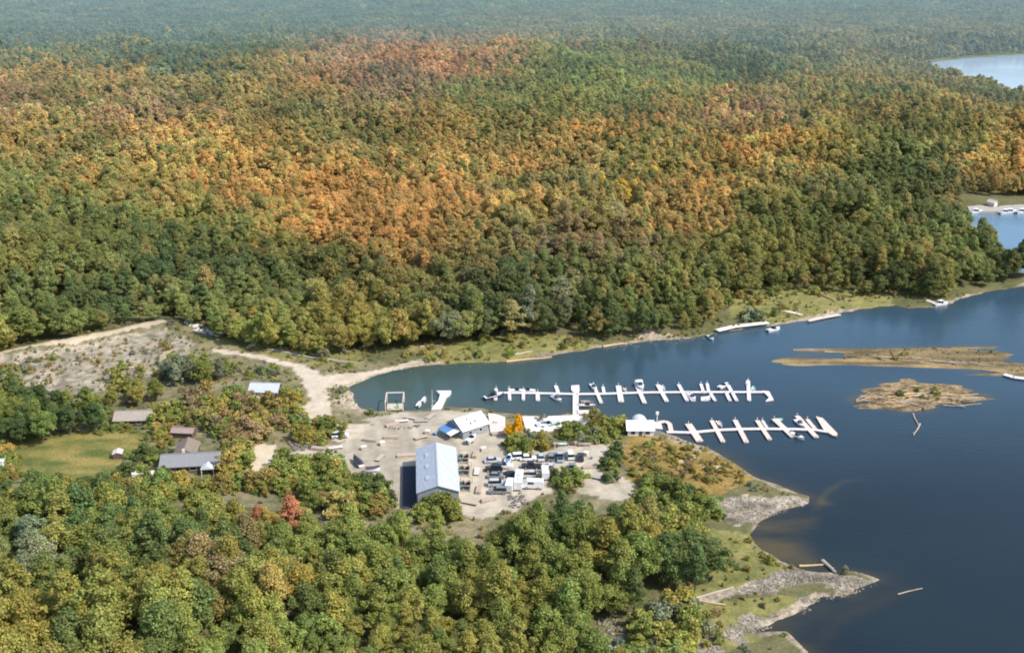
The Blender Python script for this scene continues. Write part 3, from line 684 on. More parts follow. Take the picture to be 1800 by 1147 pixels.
# ================================================================== materials for built things
WHITE = mat('white_paint', (.78,.78,.78), .5, var=.10, scale=1.2)
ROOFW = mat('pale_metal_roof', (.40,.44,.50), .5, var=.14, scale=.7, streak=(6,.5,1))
ROOFL = mat('pale_metal_roof_lit', (.52,.55,.61), .5, var=.12, scale=.7, streak=(6,.5,1))  # lighter copy of the roof metal, sunlight put into its colour
WALLG = mat('grey_cladding', (.30,.32,.34), .7, var=.15, scale=1.5, streak=(5,5,.4))
DARK = mat('dark_glass', (.02,.028,.035), .15, var=.2)
BLACK = mat('black_rubber', (.025,.025,.025), .8)
CONC = mat('weathered_concrete', (.68,.60,.54), .9, var=.16, scale=.8, bump=.3)
PALE = mat('pale_concrete', (.78,.72,.68), .9, var=.10, scale=.7)
TIMB = mat('weathered_timber', (.52,.42,.33), .9, var=.3, scale=2, streak=(1,8,1), bump=.3)
TIMG = mat('silvered_timber', (.42,.39,.34), .9, var=.3, scale=2, streak=(1,8,1), bump=.3)
DOCKW = mat('white_dock_decking', (.70,.65,.64), .8, var=.14, scale=1.4)
DOCKP = mat('bleached_dock_decking', (.72,.58,.50), .85, var=.18, scale=1.4)
FLOAT = mat('dock_float', (.10,.11,.12), .8)
GREYR = mat('grey_shingle', (.25,.25,.26), .8, var=.16, scale=1.5, streak=(.5,5,1), bump=.3)
BROWNR = mat('brown_shingle', (.24,.19,.15), .85, var=.2, scale=1.5, bump=.3)
BEIGER = mat('beige_roof', (.36,.31,.26), .85, var=.16, scale=1.5)
REDR = mat('faded_red_roof', (.34,.25,.22), .85, var=.14, scale=1.5)
CREAM = mat('cream_wall', (.60,.52,.40), .85, var=.12)
BRWALL = mat('brown_boards', (.14,.09,.07), .85, var=.25, scale=2, streak=(6,6,.5))
BLUE = mat('blue_sheet', (.12,.26,.52), .5, var=.2)
TURQ = mat('pale_turquoise_cover', (.50,.68,.68), .5, var=.12)
ROCKM = mat('pale_rock', (.27,.235,.18), .95, var=.55, scale=1.5, bump=.6)
ROCKD = mat('dark_rock', (.17,.15,.14), .95, var=.35, scale=1.5, bump=.6)
LOGY = mat('yellow_log', (.66,.46,.25), .9, var=.35, scale=1.5, streak=(6,6,.5), bump=.4)  # yellowish wood, the logs' own colour
LOGG = mat('grey_log', (.48,.41,.33), .9, var=.35, scale=1.5, streak=(6,6,.5), bump=.4)
LOGB = mat('wet_brown_log', (.24,.16,.09), .9, var=.35, scale=1.5, bump=.4)
PAINTS = {'white':(.80,.80,.80),'silver':(.50,.52,.54),'black':(.025,.027,.03),'dark blue':(.03,.06,.14),'dark red':(.20,.03,.03),'grey':(.22,.23,.24),'green':(.05,.12,.10),'light blue':(.35,.48,.62)}
PM = {}
for k_, c_ in PAINTS.items():
    m_ = mat('paint_'+k_.replace(' ', '_'), c_, .3, var=.05); m_.node_tree.nodes['Principled BSDF'].inputs['Coat Weight'].default_value = .4; PM[k_] = m_

# ------------------------------------------------------------------ buildings
def window(par, c, w, h, axis, depth=.08, fm=None):
    """frame part with a pane sub-part; axis 'x' = window lies in the xz plane, 'y' = in the yz plane"""
    f = MB(); t = .09
    for sx in (-1, 1):
        d = (sx*(w/2), 0, 0) if axis == 'x' else (0, sx*(w/2), 0)
        f.box((c[0]+d[0], c[1]+d[1], c[2]), (t, depth, h+t) if axis == 'x' else (depth, t, h+t))
    for sz in (-1, 1): f.box((c[0], c[1], c[2]+sz*h/2), (w-t-.01, depth, t) if axis == 'x' else (depth, w-t-.01, t))
    o = f.build('window', fm or WHITE, par)
    p = MB().box(c, (w-t, .03, h-t) if axis == 'x' else (.03, w-t, h-t)).build('pane', DARK, o); return o
def gable(name, label, cat, px, py, W, Ln, wh, rise, rz, wallm, roofm, over=.5, roofm2=None, door=None, windows=(), ribs=0, chimney=False, group=None, z=None):
    """ridge along local y (length Ln), slopes face local -x and +x"""
    g = gnd(px, py) if z is None else z
    r = empty(name, g, rz, label, cat, group)
    b = MB()
    hw, hl = W/2, Ln/2
    V = [(-hw,-hl,-1),(hw,-hl,-1),(hw,hl,-1),(-hw,hl,-1),(-hw,-hl,wh),(hw,-hl,wh),(hw,hl,wh),(-hw,hl,wh),(0,-hl,wh+rise-.05),(0,hl,wh+rise-.05)]
    b.add(V, [(0,1,5,8,4),(2,3,7,9,6),(1,2,6,5),(3,0,4,7),(4,8,9,7),(8,5,6,9)]); b.build('wall', wallm, r)
    th = .14; sl_ = rise/hw; e = hw+over; L2 = hl+over
    for s, mm in ((-1, roofm), (1, roofm2 or roofm)):
        q = MB(); z0 = wh-over*sl_+.06; z1 = wh+rise+.06
        V = [(s*e,-L2,z0),(s*e,L2,z0),(0,L2,z1),(0,-L2,z1)]; V2 = [(x, y, z_+th) for x, y, z_ in V]
        F = [(0,1,2,3),(7,6,5,4),(0,4,5,1),(1,5,6,2),(2,6,7,3),(3,7,4,0)]
        q.add(V+V2, F if s > 0 else [f[::-1] for f in F])
        if ribs:
            for k in range(ribs+1):
                y = -L2+2*L2*k/ribs; a = Vector((s*e, y, z0+th+.03)); c_ = Vector((0, y, z1+th+.03)); q.tube(a, c_, .045, n=4)
        q.build('roof', mm, r)
    MB().box((0, 0, wh+rise+.06+th+.03), (.4, 2*L2+.04, .08)).build('ridge_cap', roofm, r)
    if door:
        for (x, y, w_, h_, ax) in door:
            d = MB().box((x, y, h_/2-.1), (w_, .12, h_) if ax == 'x' else (.12, w_, h_)).build('door', BRWALL if wallm is not BRWALL else WHITE, r)
    for (x, y, z_, w_, h_, ax) in windows: window(r, (x, y, z_), w_, h_, ax)
    if chimney: MB().box((hw*.4, hl*.3, wh+rise), (.7, .7, 1.6)).build('chimney', CONC, r)
    return r
# the long shed
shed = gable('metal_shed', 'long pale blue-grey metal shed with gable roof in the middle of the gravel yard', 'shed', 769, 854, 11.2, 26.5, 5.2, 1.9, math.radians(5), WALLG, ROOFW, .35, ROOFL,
      door=[(0,-13.3,4.4,4.2,'x')], windows=[(5.64,-8,3.2,1.6,1,'y'),(5.64,-2,3.2,1.6,1,'y'),(5.64,4,3.2,1.6,1,'y')], ribs=28)
MB().box((-8.3,.3,-.17),(4.6,25.5,.62)).build('shadow_strip', mat('painted_shadow',(.045,.05,.068),.9,var=.25), shed)  # dark strip added to paint the shed's cast shadow on the ground
for k in range(3): MB().box((-2.8, -7+k*7, 6.52), (1.1, 2.2, .12), ry=-math.atan(1.9/5.6)).build('skylight', mat('skylight_sheet', (.48,.56,.64), .3), shed)
# white boathouse beyond the shed
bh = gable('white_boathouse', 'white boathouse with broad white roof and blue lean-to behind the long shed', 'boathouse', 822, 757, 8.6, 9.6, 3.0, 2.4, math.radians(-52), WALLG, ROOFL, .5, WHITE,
      door=[(-1,-4.85,2.6,2.5,'x')], windows=[(2.4,-4.83,1.7,1.2,1,'x'),(4.33,-2,1.6,1.2,1,'y'),(4.33,2,1.6,1.2,1,'y')], ribs=10)
for (x_, y_) in ((1.3,-1.2),(2.6,1.0),(2.9,-.9)): MB().box((x_, y_, 3+2.3-x_*.535+.24), (.9,.6,.14), ry=math.atan(2.3/4.3)).build('roof_hatch', mat('dark_hatch', (.10,.11,.12)), bh)
ln = MB(); ln.box((-1.4,-7.0,2.5),(4.6,4.0,.12), rx=.2); ln.build('lean_to_roof', BLUE, bh)
ln = MB()
for y_ in (-3.4,-.6,3.0): ln.box((y_,-8.7,.9),(.16,.16,2.4))
ln.build('lean_to_post', TIMG, bh)
MB().box((2.2,-7.0,2.5),(2.5,3.9,.12), rx=.2).build('white_awning', WHITE, bh)
gable('white_roofed_cabin', 'small cabin with lilac-white roof among bushes left of the dirt road', 'cabin', 468, 694, 6.4, 9.4, 2.6, 1.7, math.radians(86), BRWALL, ROOFL, .5, ROOFW, door=[(-3.25,1.5,1,2,'y')], windows=[(-3.24,-2,1.5,1.6,1,'y')], ribs=8)
# grey-roofed house with its brown rear wing
h1 = gable('grey_roofed_house', 'low brown house with grey front roof and white porch left of the sandy path', 'house', 338, 820, 8.2, 16.0, 2.6, 1.7, math.radians(97), BRWALL, GREYR, .7, BROWNR,
      door=[(-4.15,-4,1.1,2.1,'y')], windows=[(-4.14,-1,1.5,1.8,1.2,'y'),(-4.14,3,1.5,1.8,1.2,'y'),(-4.14,5.8,1.5,1.2,1.2,'y')], chimney=True)
w2 = MB(); w2.add([(3.2,-1,2.4),(3.2,6,2.4),(3.2,2.5,4.3),(12,-1,2.4),(12,6,2.4),(12,2.5,4.3)], [(0,3,5,2),(1,2,5,4),(0,2,1),(3,4,5),(0,1,4,3)]); w2.build('rear_wing_roof', BROWNR, h1)
MB().box((8,2.5,1.1),(7.4,6.4,2.58)).build('rear_wing_wall', BRWALL, h1)
pr = MB(); pr.add([(-6.8,-7.4,2.2),(-6.8,-3.4,2.2),(-6.8,-5.4,3.4),(-4,-7.4,2.2),(-4,-3.4,2.2),(-4,-5.4,3.4)], [(0,3,5,2),(1,2,5,4),(0,2,1),(3,4,5),(0,1,4,3)]); pr.build('porch_roof', WHITE, h1)
for y_ in (-7.1,-3.7): MB().box((-6.6,y_,1),(.18,.18,2.5)).build('porch_post', WHITE, h1)
gable('red_roofed_carport', 'little carport with faded red roof behind the grey-roofed house', 'carport', 324, 766, 3.6, 6.6, 2.0, .7, math.radians(84), BRWALL, REDR, .4, REDR)
gable('beige_roofed_house', 'long low house with beige roof and dark walls above the lawn', 'house', 238, 742, 6.4, 11, 2.4, 1.6, math.radians(94), BRWALL, BEIGER, .6, BEIGER, windows=[(-3.24,-2,1.4,1.6,1,'y'),(-3.24,2,1.4,1.6,1,'y')], door=[(-3.25,4,1,2,'y')])
gable('white_garden_shed', 'narrow white shed at the left edge below the lawn', 'shed', 2, 822, 2.2, 3, 2.6, .6, .1, WHITE, WHITE, .15)
gable('green_garden_shelter', 'tiny grey-topped shelter beside the lawn hedge', 'shelter', 208, 803, 2.6, 2.8, 1.6, .5, .2, BRWALL, CONC, .2)
gable('cream_roofed_hut', 'cream-roofed hut nearly hidden in the bottom left woods', 'hut', 76, 1048, 4.4, 5.4, 6.0, 1.2, math.radians(80), BRWALL, CREAM, .4, CREAM)
gable('pink_roofed_hut', 'tiny hut with pinkish roof poking out of the foreground canopy', 'hut', 298, 1030, 2.2, 2.6, 7.0, .8, .4, WHITE, REDR, .3, PALE)
# white waterside cottage with dome tent, side roof and looping deck
ct = gable('white_waterside_cottage', 'white-roofed waterside cottage with round tent behind on the headland', 'cottage', 1124, 760, 6.2, 8.0, 2.4, 1.7, math.radians(90), WHITE, WHITE, .5, CONC, door=[(-3.15,0,1,2,'y')], windows=[(-3.13,-2.2,1.4,1.4,1.1,'y'),(-3.13,2.4,1.4,1.4,1.1,'y')], ribs=6)
dm = MB(); bm = bmesh.new(); bmesh.ops.create_uvsphere(bm, u_segments=16, v_segments=8, radius=1)
V_ = [(5.6+v.co.x*2.3, -.3+v.co.y*2.7, 1.2+max(v.co.z, -.5)*2.6) for v in bm.verts]; dm.add(V_, [tuple(v.index for v in f.verts) for f in bm.faces]); bm.free()
dm.build('dome', ROOFL, ct, smooth=True)
MB().box((.6,-5.6,2.3),(5.0,3.0,.16), rx=.12).build('side_roof', CONC, ct); MB().box((.6,-5.4,1.0),(4.4,2.6,2.3)).build('side_wall', WALLG, ct)
MB().tube((3.5,-5.9,0),(3.5,-5.9,5),.16).box((3.5,-5.9,5.2),(.9,.9,.8)).build('lookout_post', PALE, ct)

# ------------------------------------------------------------------ vehicles
def wheels(r, xs, y, rad=.34):
    for x in xs:
        for s in (-1, 1):
            w_ = MB().tube((x, s*y, rad), (x, s*(y-.24), rad), rad, n=12).build('wheel', BLACK, r)
            MB().tube((x, s*(y+.01), rad), (x, s*(y-.05), rad), rad*.55, n=10).build('rim', PM['silver'], w_)
def hull_profile(mb, prof, w, tuck=.86):
    """side outline (x,z) extruded across y, upper points tucked in"""
    n = len(prof); zt = max(p[1] for p in prof); zb = min(p[1] for p in prof)
    V = []
    for s in (-1, 1):
        for x, z in prof:
            k = 1-(1-tuck)*max(0, (z-.9))/max(zt-.9, .1) if z > .9 else 1
            V.append((x, s*w/2*k, z))
    F = [tuple(range(n)), tuple(range(2*n-1, n-1, -1))]+[(k, n+k, n+(k+1) % n, (k+1) % n) for k in range(n)]
    mb.add(V, F)
def make_car(color, style='car'):
    r = empty('parked_'+('car' if style in ('car', 'suv') else style), (0,0,0), 0, 'parked car', 'pickup' if style == 'pickup' else 'van' if style == 'van' else 'car')
    b = MB(); m_ = PM[color]
    if style == 'car':
        hull_profile(b, [(-2.2,.3),(-2.25,.75),(-1.9,.92),(1.1,.95),(2.1,.78),(2.25,.5),(2.2,.3)], 1.78); b.build('body', m_, r, bevel=.04)
        q = MB(); hull_profile(q, [(-1.75,.9),(-1.2,1.38),(.35,1.4),(1.05,.93)], 1.6, .8); q.build('window', DARK, r)
        MB().box((-.42,0,1.43),(1.5,1.2,.07)).build('roof', m_, r)
    elif style == 'suv':
        hull_profile(b, [(-2.25,.35),(-2.3,1.0),(1.1,1.05),(2.15,.95),(2.3,.6),(2.25,.35)], 1.86); b.build('body', m_, r, bevel=.05)
        q = MB(); hull_profile(q, [(-2.15,1.0),(-1.95,1.68),(.45,1.7),(1.1,1.03)], 1.72, .84); q.build('window', DARK, r)
        MB().box((-.75,0,1.74),(2.3,1.36,.08)).build('roof', m_, r)
    elif style == 'pickup':
        hull_profile(b, [(-2.7,.4),(-2.7,.98),(-.6,1.0),(1.3,1.05),(2.45,.98),(2.6,.6),(2.55,.4)], 1.9); b.build('body', m_, r, bevel=.05)
        q = MB(); hull_profile(q, [(-.75,1.0),(-.6,1.72),(.75,1.74),(1.35,1.03)], 1.74, .84); q.build('window', DARK, r)
        MB().box((.05,0,1.78),(1.35,1.4,.08)).build('roof', m_, r); MB().box((-1.72,0,1.01),(1.7,1.5,.05)).build('cargo_bed', BLACK, r)
    else:
        hull_profile(b, [(-2.7,.4),(-2.72,2.3),(1.4,2.35),(2.1,1.4),(2.65,1.1),(2.7,.4)], 2.0, .93); b.build('body', m_, r, bevel=.06)
        MB().box((1.72,0,1.86),(.95,1.6,.05), ry=math.radians(54)).build('windscreen', DARK, r)
        for s in (-1, 1): MB().box((.4,s*.985,1.75),(1.5,.04,.55)).build('window', DARK, r)
    for s in (-1, 1): MB().box((2.2 if style in ('car', 'suv') else 2.56, s*.62, .68), (.16,.34,.16)).build('headlight', PM['white'], r)
    wheels(r, (-1.4, 1.42), .93 if style != 'van' else 1.02, .33 if style == 'car' else .38)
    return r
protos = {}
def park(px, py, deg, color, style, label):
    key = (color, style)
    if key not in protos: o = protos[key] = make_car(color, style)
    else: o = copy_tree(protos[key])
    o.location = gnd(px, py); o.rotation_euler = (0, 0, math.radians(deg)); o.scale = (1.15,)*3; o['label'] = label; o['group'] = 'vehicles parked in the marina yard'
    return o
park(866,812,7,'silver','car','silver car at the far left corner of the car park')
park(868,827,178,'black','suv','black off-roader second in the left column of the car park')
park(872,839,0,'grey','car','grey car in the middle of the left column of the car park')
park(894,837,182,'black','car','black car in the middle of the car park beside the white camper')
park(874,853,2,'silver','suv','silver off-roader near the front of the left column of the car park')
park(875,866,180,'grey','suv','grey off-roader at the front left corner of the car park')
park(897,858,80,'white','van','white van at the front of the car park beside the camper')
park(934,822,178,'black','pickup','black pickup right of the white camper')
park(934,838,2,'silver','pickup','silver pickup between two vehicles right of the white camper')
park(936,857,176,'white','van','white van at the front right of the white camper')
park(969,806,86,'grey','suv','grey off-roader at the back of the right-hand car row')
park(984,806,92,'light blue','pickup','light blue pickup parked between dark vehicles in the right-hand row')
park(1002,803,96,'white','suv','white off-roader at the far right of the back row')
park(1006,826,88,'grey','pickup','grey pickup at the right end of the front row')
park(968,823,88,'silver','car','silver car behind the bushes in the right-hand row')
park(598,768,8,'white','suv','white car under the trees beside the dirt road')
park(1072,1150,20,'silver','suv','silver car at the bottom edge beside the white rubble')
park(928,808,5,'white','car','white car at the back behind the black pickup')
park(958,836,92,'white','van','white van standing lengthwise left of the car park bushes')
park(951,806,90,'silver','car','silver car at the back left of the grey off-roader')
park(914,806,10,'white','suv','white off-roader at the back of the car park behind the camper')
park(1020,806,88,'black','car','black car at the far right end of the back row')
# camper
cp = empty('camper_van', gnd(912,850), math.radians(86), 'long white camper van standing lengthwise in the middle of the car park', 'camper')
b = MB(); hull_profile(b, [(-4.6,.5),(-4.65,3.0),(2.9,3.05),(4.2,2.7),(4.3,1.6),(4.75,1.2),(4.75,.5)], 2.4, .96); b.build('body', PM['white'], cp, bevel=.07)
MB().box((4.33,0,2.05),(.1,2.0,.8), ry=.1).build('windscreen', DARK, cp)
for x_ in (-3,-1,1.2): MB().box((x_,-1.2,1.95),(1.0,.06,.6)).build('window', DARK, cp); MB().box((x_+.2,1.2,1.95),(1.0,.06,.6)).build('window', DARK, cp)
MB().box((-.5,0,3.12),(1.1,.9,.22)).build('roof_vent', PM['silver'], cp); MB().box((-3,0,3.1),(.8,.8,.16)).build('roof_vent', PM['silver'], cp)
MB().box((.2,-1.23,1.35),(.7,.05,1.6)).build('door', PM['silver'], cp); wheels(cp, (-2.6,-1.8,3.2), 1.2, .4)

# ------------------------------------------------------------------ boats
def boat_mesh(mb, Ln, W, H, z0=0.0, dx=0.0):
    secs = []
    for k, t in enumerate((0, .25, .5, .72, .88, 1)):
        x = -Ln/2+Ln*t+dx; w_ = W/2*(.88, 1, 1, .82, .48, .03)[k]; rise = H*(1, 1, 1.03, 1.1, 1.22, 1.35)[k]
        secs.append([(x, -w_, z0+rise), (x, -w_*.72, z0+.12*H), (x, 0, z0-.05), (x, w_*.72, z0+.12*H), (x, w_, z0+rise)])
    V = [p for s in secs for p in s]; F = []
    for k in range(5):
        for j in range(4): a = k*5+j; F.append((a, a+1, a+6, a+5))
    F.append((0, 1, 2, 3, 4)); mb.add(V, F)
    return secs
def make_boat(kind, hullm, coverm, deckm=None):
    Ln, W, H = {'runabout':(5.6,2.1,.85),'cruiser':(7.6,2.7,1.2),'skiff':(4.4,1.6,.55)}[kind]
    r = empty('motorboat' if kind != 'skiff' else 'skiff', (0,0,0), 0, 'boat', 'boat')
    h = MB(); s = boat_mesh(h, Ln, W, H); h.build('hull', hullm, r)
    d = MB(); top = [(p[0][0], p[0][1]*.93, p[0][2]-.06) for p in s]+[(p[4][0], p[4][1]*.93, p[4][2]-.06) for p in s][::-1]
    if kind == 'skiff': top = [(x, y, .2) for x, y, z in top]
    d.add(top, [tuple(range(len(top)))]); d.build('deck', deckm or WHITE, r)
    if kind == 'skiff':
        for x in (-1.2, .2): MB().box((x, 0, .42), (.25, 1.35, .05)).build('bench', TIMB, r)
    else:
        c = MB(); hull_profile(c, [(-Ln*.12,H),(-Ln*.08,H+.75),(Ln*.06,H+.75),(Ln*.16,H)], W*.62, .8); c.build('windscreen', DARK, r)
        MB().box((-Ln*.24, 0, H+.02), (Ln*.3, W*.62, .14)).build('cockpit', coverm, r)
        if kind == 'cruiser': MB().box((-Ln*.05,0,H+1.25),(2.2,1.9,.08)).tube((-.9,.8,H),(-.9,.8,H+1.22),.04).tube((-.9,-.8,H),(-.9,-.8,H+1.22),.04).tube((.6,.8,H),(.6,.8,H+1.22),.04).tube((.6,-.8,H),(.6,-.8,H+1.22),.04).build('canopy', coverm, r)
    MB().box((-Ln/2-.2, 0, H*.7), (.4,.4,.9)).build('outboard_motor', BLACK, r)
    return r
bp_ = {}
def boat(px, py, px2, py2, kind, style, label, z=-.12, sc=1.0, group='boats moored at the marina docks'):
    """boat centred between two pixels, bow towards the second"""
    key = (kind, style)
    if key not in bp_: o = bp_[key] = make_boat(kind, *{'white':(WHITE, WHITE, WHITE),'blue':(WHITE, BLUE, WHITE),'dark':(PM['dark blue'], DARK, PALE),'turq':(TURQ, WHITE, TURQ),'grey':(PM['grey'], CONC, CONC)}[style])
    else: o = copy_tree(bp_[key])
    a = at(px, py, .5); b_ = at(px2, py2, .5); c = (a+b_)/2; zz = z if z is not None else hz(c[0], c[1])
    o.location = (c[0], c[1], zz); o.rotation_euler = (0, 0, math.atan2(b_[1]-a[1], b_[0]-a[0])); o.scale = (sc,)*3; o['label'] = label; o['group'] = group
    return o

# ------------------------------------------------------------------ docks
def strip(mb, pts_, w0, z0, z1, w1=None):
    w1 = w1 or w0
    for k in range(len(pts_)-1):
        a, b_ = np.array(pts_[k]), np.array(pts_[k+1]); d = (b_-a)/np.linalg.norm(b_-a); n_ = np.array([-d[1], d[0]])
        wa = w0+(w1-w0)*k/max(1, len(pts_)-1); wb = w0+(w1-w0)*(k+1)/max(1, len(pts_)-1)
        q = [a+n_*wa/2, a-n_*wa/2, b_-n_*wb/2, b_+n_*wb/2]; e = .003*(k % 2)
        mb.prism(q, z0, z1+e)
def dock(name, label, spine, fingers, wm, fm, w=1.5, extra=None, cat='dock'):
    c0 = at(*spine[0], .6); r = empty(name, (c0[0], c0[1], 0), 0, label, cat)
    loc = lambda p: at(p[0], p[1], .6)-c0
    S_ = MB(); strip(S_, [loc(p) for p in spine], w, .28, .60); S_.build('walkway', wm, r)
    for f in fingers:
        a, b_ = loc(f[0]), loc(f[1]); fw = f[2] if len(f) > 2 else 1.1
        q = MB(); strip(q, [a, b_], fw, .26, .565); o = q.build('finger_pier', fm, r)
        q = MB(); n = max(2, int(np.linalg.norm(b_-a)/2.5))
        for k in range(n+1): p = a+(b_-a)*k/n; q.box((p[0], p[1], .06), (fw*.8, .8, .36), rz=math.atan2(*(b_-a)[::-1])+1.57)
        q.build('float', FLOAT, o)
        for e_ in (a, b_): MB().tube((e_[0], e_[1], -1.2), (e_[0], e_[1], 1.5), .11).build('mooring_post', PALE, r)
    q = MB(); P_ = [loc(p) for p in spine]
    for k in range(len(P_)-1):
        n = max(1, int(np.linalg.norm(P_[k+1]-P_[k])/4))
        for j in range(n): p = P_[k]+(P_[k+1]-P_[k])*(j+.5)/n; q.box((p[0], p[1], .05), (1.2, 1.0, .36))
    q.build('float', FLOAT, r)
    if extra:
        for (nm, poly, m_) in extra: MB().prism([tuple(loc(p)) for p in poly], .2, .62).build(nm, m_, r)
    return r
dock('long_marina_dock', 'long white floating dock with many finger piers off the car park', [(870,689),(945,690),(1012,691.5),(1060,691),(1140,688.5),(1240,688),(1346,688)],
     [((895,682),(896,702)),((920,684),(920,702)),((945,688),(945.5,703),1.4),((977,677),(982,692),1.3),((1043,675),(1057,707),1.2),((1060,679),(1062,691)),((1087,677),(1092,705),1.9),((1117,671),(1133,707),1.5),
      ((1156,675),(1172,704),1.5),((1193,675),(1208,703),1.3),((1209,690),(1219,703),1.6),((1232,674),(1237,689),1.1),((1243,673),(1246,689),1.1),((1249,690),(1257,703),1.1),((1280,676),(1287,689),1.3),((1277,690),(1283,703),1.2),((1288,690),(1295,703),1.2),
      ((1315,668),(1317,703),1.3),((872,682),(871,702),1.2)], DOCKW, DOCKW, 1.3,
     [('end_platform', [(1340,686),(1352,687),(1360,702),(1346,704),(1352,698)], DOCKW), ('head_platform', [(1004,677),(1018,676),(1019,685),(1015,690),(1010,690),(1004,685)], DOCKW), ('swim_platform', [(1232,697),(1243,696),(1243,703),(1232,703)], DOCKW)])
dock('short_marina_dock', 'shorter bleached dock with long slanting fingers off the headland', [(1172,758),(1215,759),(1262,754.5),(1300,753),(1340,752.5),(1395,753),(1430,754),(1455,758)],
     [((1210,744),(1230,774),2.3),((1251,738),(1271,775),1.5),((1292,737),(1312,776),1.6),((1331,738),(1353,771),1.5),((1361,735),(1394,766),2.0),((1401,730),(1435,767),1.7),((1419,736),(1433,753),1.3),((1340,738),(1349,752),1.0)], DOCKW, DOCKP, 1.3,
     [('end_platform', [(1434,731),(1446,734),(1472,761),(1471,766),(1463,764),(1448,755)], DOCKP)])
dock('looping_deck', 'pinkish timber deck looping round the right of the white cottage', [(1158,741),(1170,739.5),(1177,744),(1180,757)], [], DOCKP, DOCKP, 1.5)
gw = dock('access_gangway', 'straight white gangway linking the slipway to the long dock', [(1012,735),(1012,692)], [], DOCKW, DOCKW, 2.0)
for s_ in (-.9, .9):
    q = MB(); a_ = at(1012,735,.6); b_ = at(1012,692,.6)-a_
    for k in range(9): p_ = b_*k/8; q.tube((p_[0]+s_, p_[1], .6), (p_[0]+s_, p_[1], 1.5), .05)
    q.tube((s_,0,1.5),(b_[0]+s_,b_[1],1.5),.05); q.build('handrail', WHITE, gw)
bsp = [(862,698,875,695,'cruiser','dark','white and dark blue boat at the left end of the long dock'),(903,686,914,686,'runabout','white','left one of two small white boats lying behind the long dock'),(921,686,933,686,'runabout','white','right one of two small white boats lying behind the long dock'),
 (974,697,984,703,'runabout','blue','white boat with blue cockpit below the long dock left of the gangway'),(1041,676,1046,684,'runabout','white','white boat moored behind the long dock right of the gangway'),
 (1098,680,1100,687,'skiff','grey','grey skiff between finger piers behind the long dock'),(1122,672,1128,684,'cruiser','white','large white boat against the tallest slanting finger pier'),(1163,676,1168,684,'skiff','white','white skiff behind the long dock near its middle'),
 (1213,692,1221,702,'runabout','white','white boat below the long dock tied to a short finger'),(1267,680,1276,675,'runabout','white','white boat angled behind the long dock near its right part'),(1324,686,1325,678,'skiff','turq','pale blue skiff behind the right end of the long dock'),
 (1314,674,1315,668,'skiff','white','white skiff at the tip of the last finger pier'),(1027,712,1038,712,'runabout','grey','grey boat lying just right of the gangway'),(1026,704,1038,704,'skiff','grey','grey skiff farther out right of the gangway'),
 (1262,739,1268,748,'skiff','white','white skiff beside the second finger of the shorter dock'),(1396,763,1407,768,'runabout','white','white boat below the shorter dock near its right end'),(1401,739,1411,748,'runabout','white','white boat behind the shorter dock near its right end'),
 (1362,738,1371,736,'skiff','turq','pale skiff behind the shorter dock between two fingers'),(1243,700,1248,696,'skiff','blue','small skiff beside the square swim platform')]
for a_ in bsp: boat(*a_)
boat(940,755,986,748,'cruiser','turq','pale turquoise-white boat hauled out on the white slipway', z=.95, sc=1.05, group='boats ashore in the marina yard')
def trailer(px, py, deg, label, style='white', kind='runabout'):
    g = gnd(px, py); r = empty('boat_trailer', g, math.radians(deg), 'galvanised trailer under the '+label.split(' on a trailer')[0]+(' at the boathouse' if py < 800 else ''), 'trailer', 'trailers in the yard')
    f = MB(); f.box((0,.6,.5),(5.2,.1,.12)).box((0,-.6,.5),(5.2,.1,.12)).box((-1,0,.48),(.1,1.5,.08)).box((1.5,0,.48),(.1,1.1,.08)).tube((2.6,.6,.5),(4.1,0,.5),.05).tube((2.6,-.6,.5),(4.1,0,.5),.05); f.build('frame', PM['silver'], r)
    wheels(r, (-.8,), .95, .3)
    key = (kind, style)
    o = copy_tree(bp_[key]) if key in bp_ else make_boat(kind, WHITE, WHITE, WHITE)
    o.location = g+Vector((0,0,.62)); o.rotation_euler = (0,0,math.radians(deg)); o['label'] = label; o['group'] = 'boats ashore in the marina yard'; o.scale = (1,1,1)
trailer(829,776,62,'white boat with dark bow on a trailer in front of the boathouse','white')
trailer(886,824,12,'white boat on a trailer in the left half of the car park','white')
trailer(894,812,80,'white boat with blue cockpit at the back of the car park','blue')
def tarp_boat(px, py, deg, Ln, label):
    g = gnd(px, py); r = empty('tarp_covered_boat', g, math.radians(deg), label, 'boat', 'boats ashore in the marina yard')
    h = MB(); s = boat_mesh(h, Ln, Ln*.34, .9, .3); h.build('hull', PM['white'], r)
    t = MB(); V = []; 
    for p in s: V += [(p[0][0], p[0][1]*1.03, p[0][2]+.02), (p[2][0], 0, p[0][2]+.7), (p[4][0], p[4][1]*1.03, p[4][2]+.02)]
    F = []
    for k in range(5): a = k*3; F += [(a, a+3, a+4, a+1), (a+1, a+4, a+5, a+2)]
    F += [(0,1,2)]; t.add(V, F); t.build('tarpaulin', mat('dark_tarpaulin', (.05,.05,.075), .6, var=.3), r)
    MB().box((-1.2,0,.1),(.3,1.6,.4)).build('cradle', TIMG, r); MB().box((1.2,0,.1),(.3,1.4,.4)).build('cradle', TIMG, r)
tarp_boat(629,815,118,6.2,'boat under a dark purple tarpaulin on the left side of the yard')
tarp_boat(655,829,8,4.2,'small dark tarpaulin-covered boat left of the long shed')
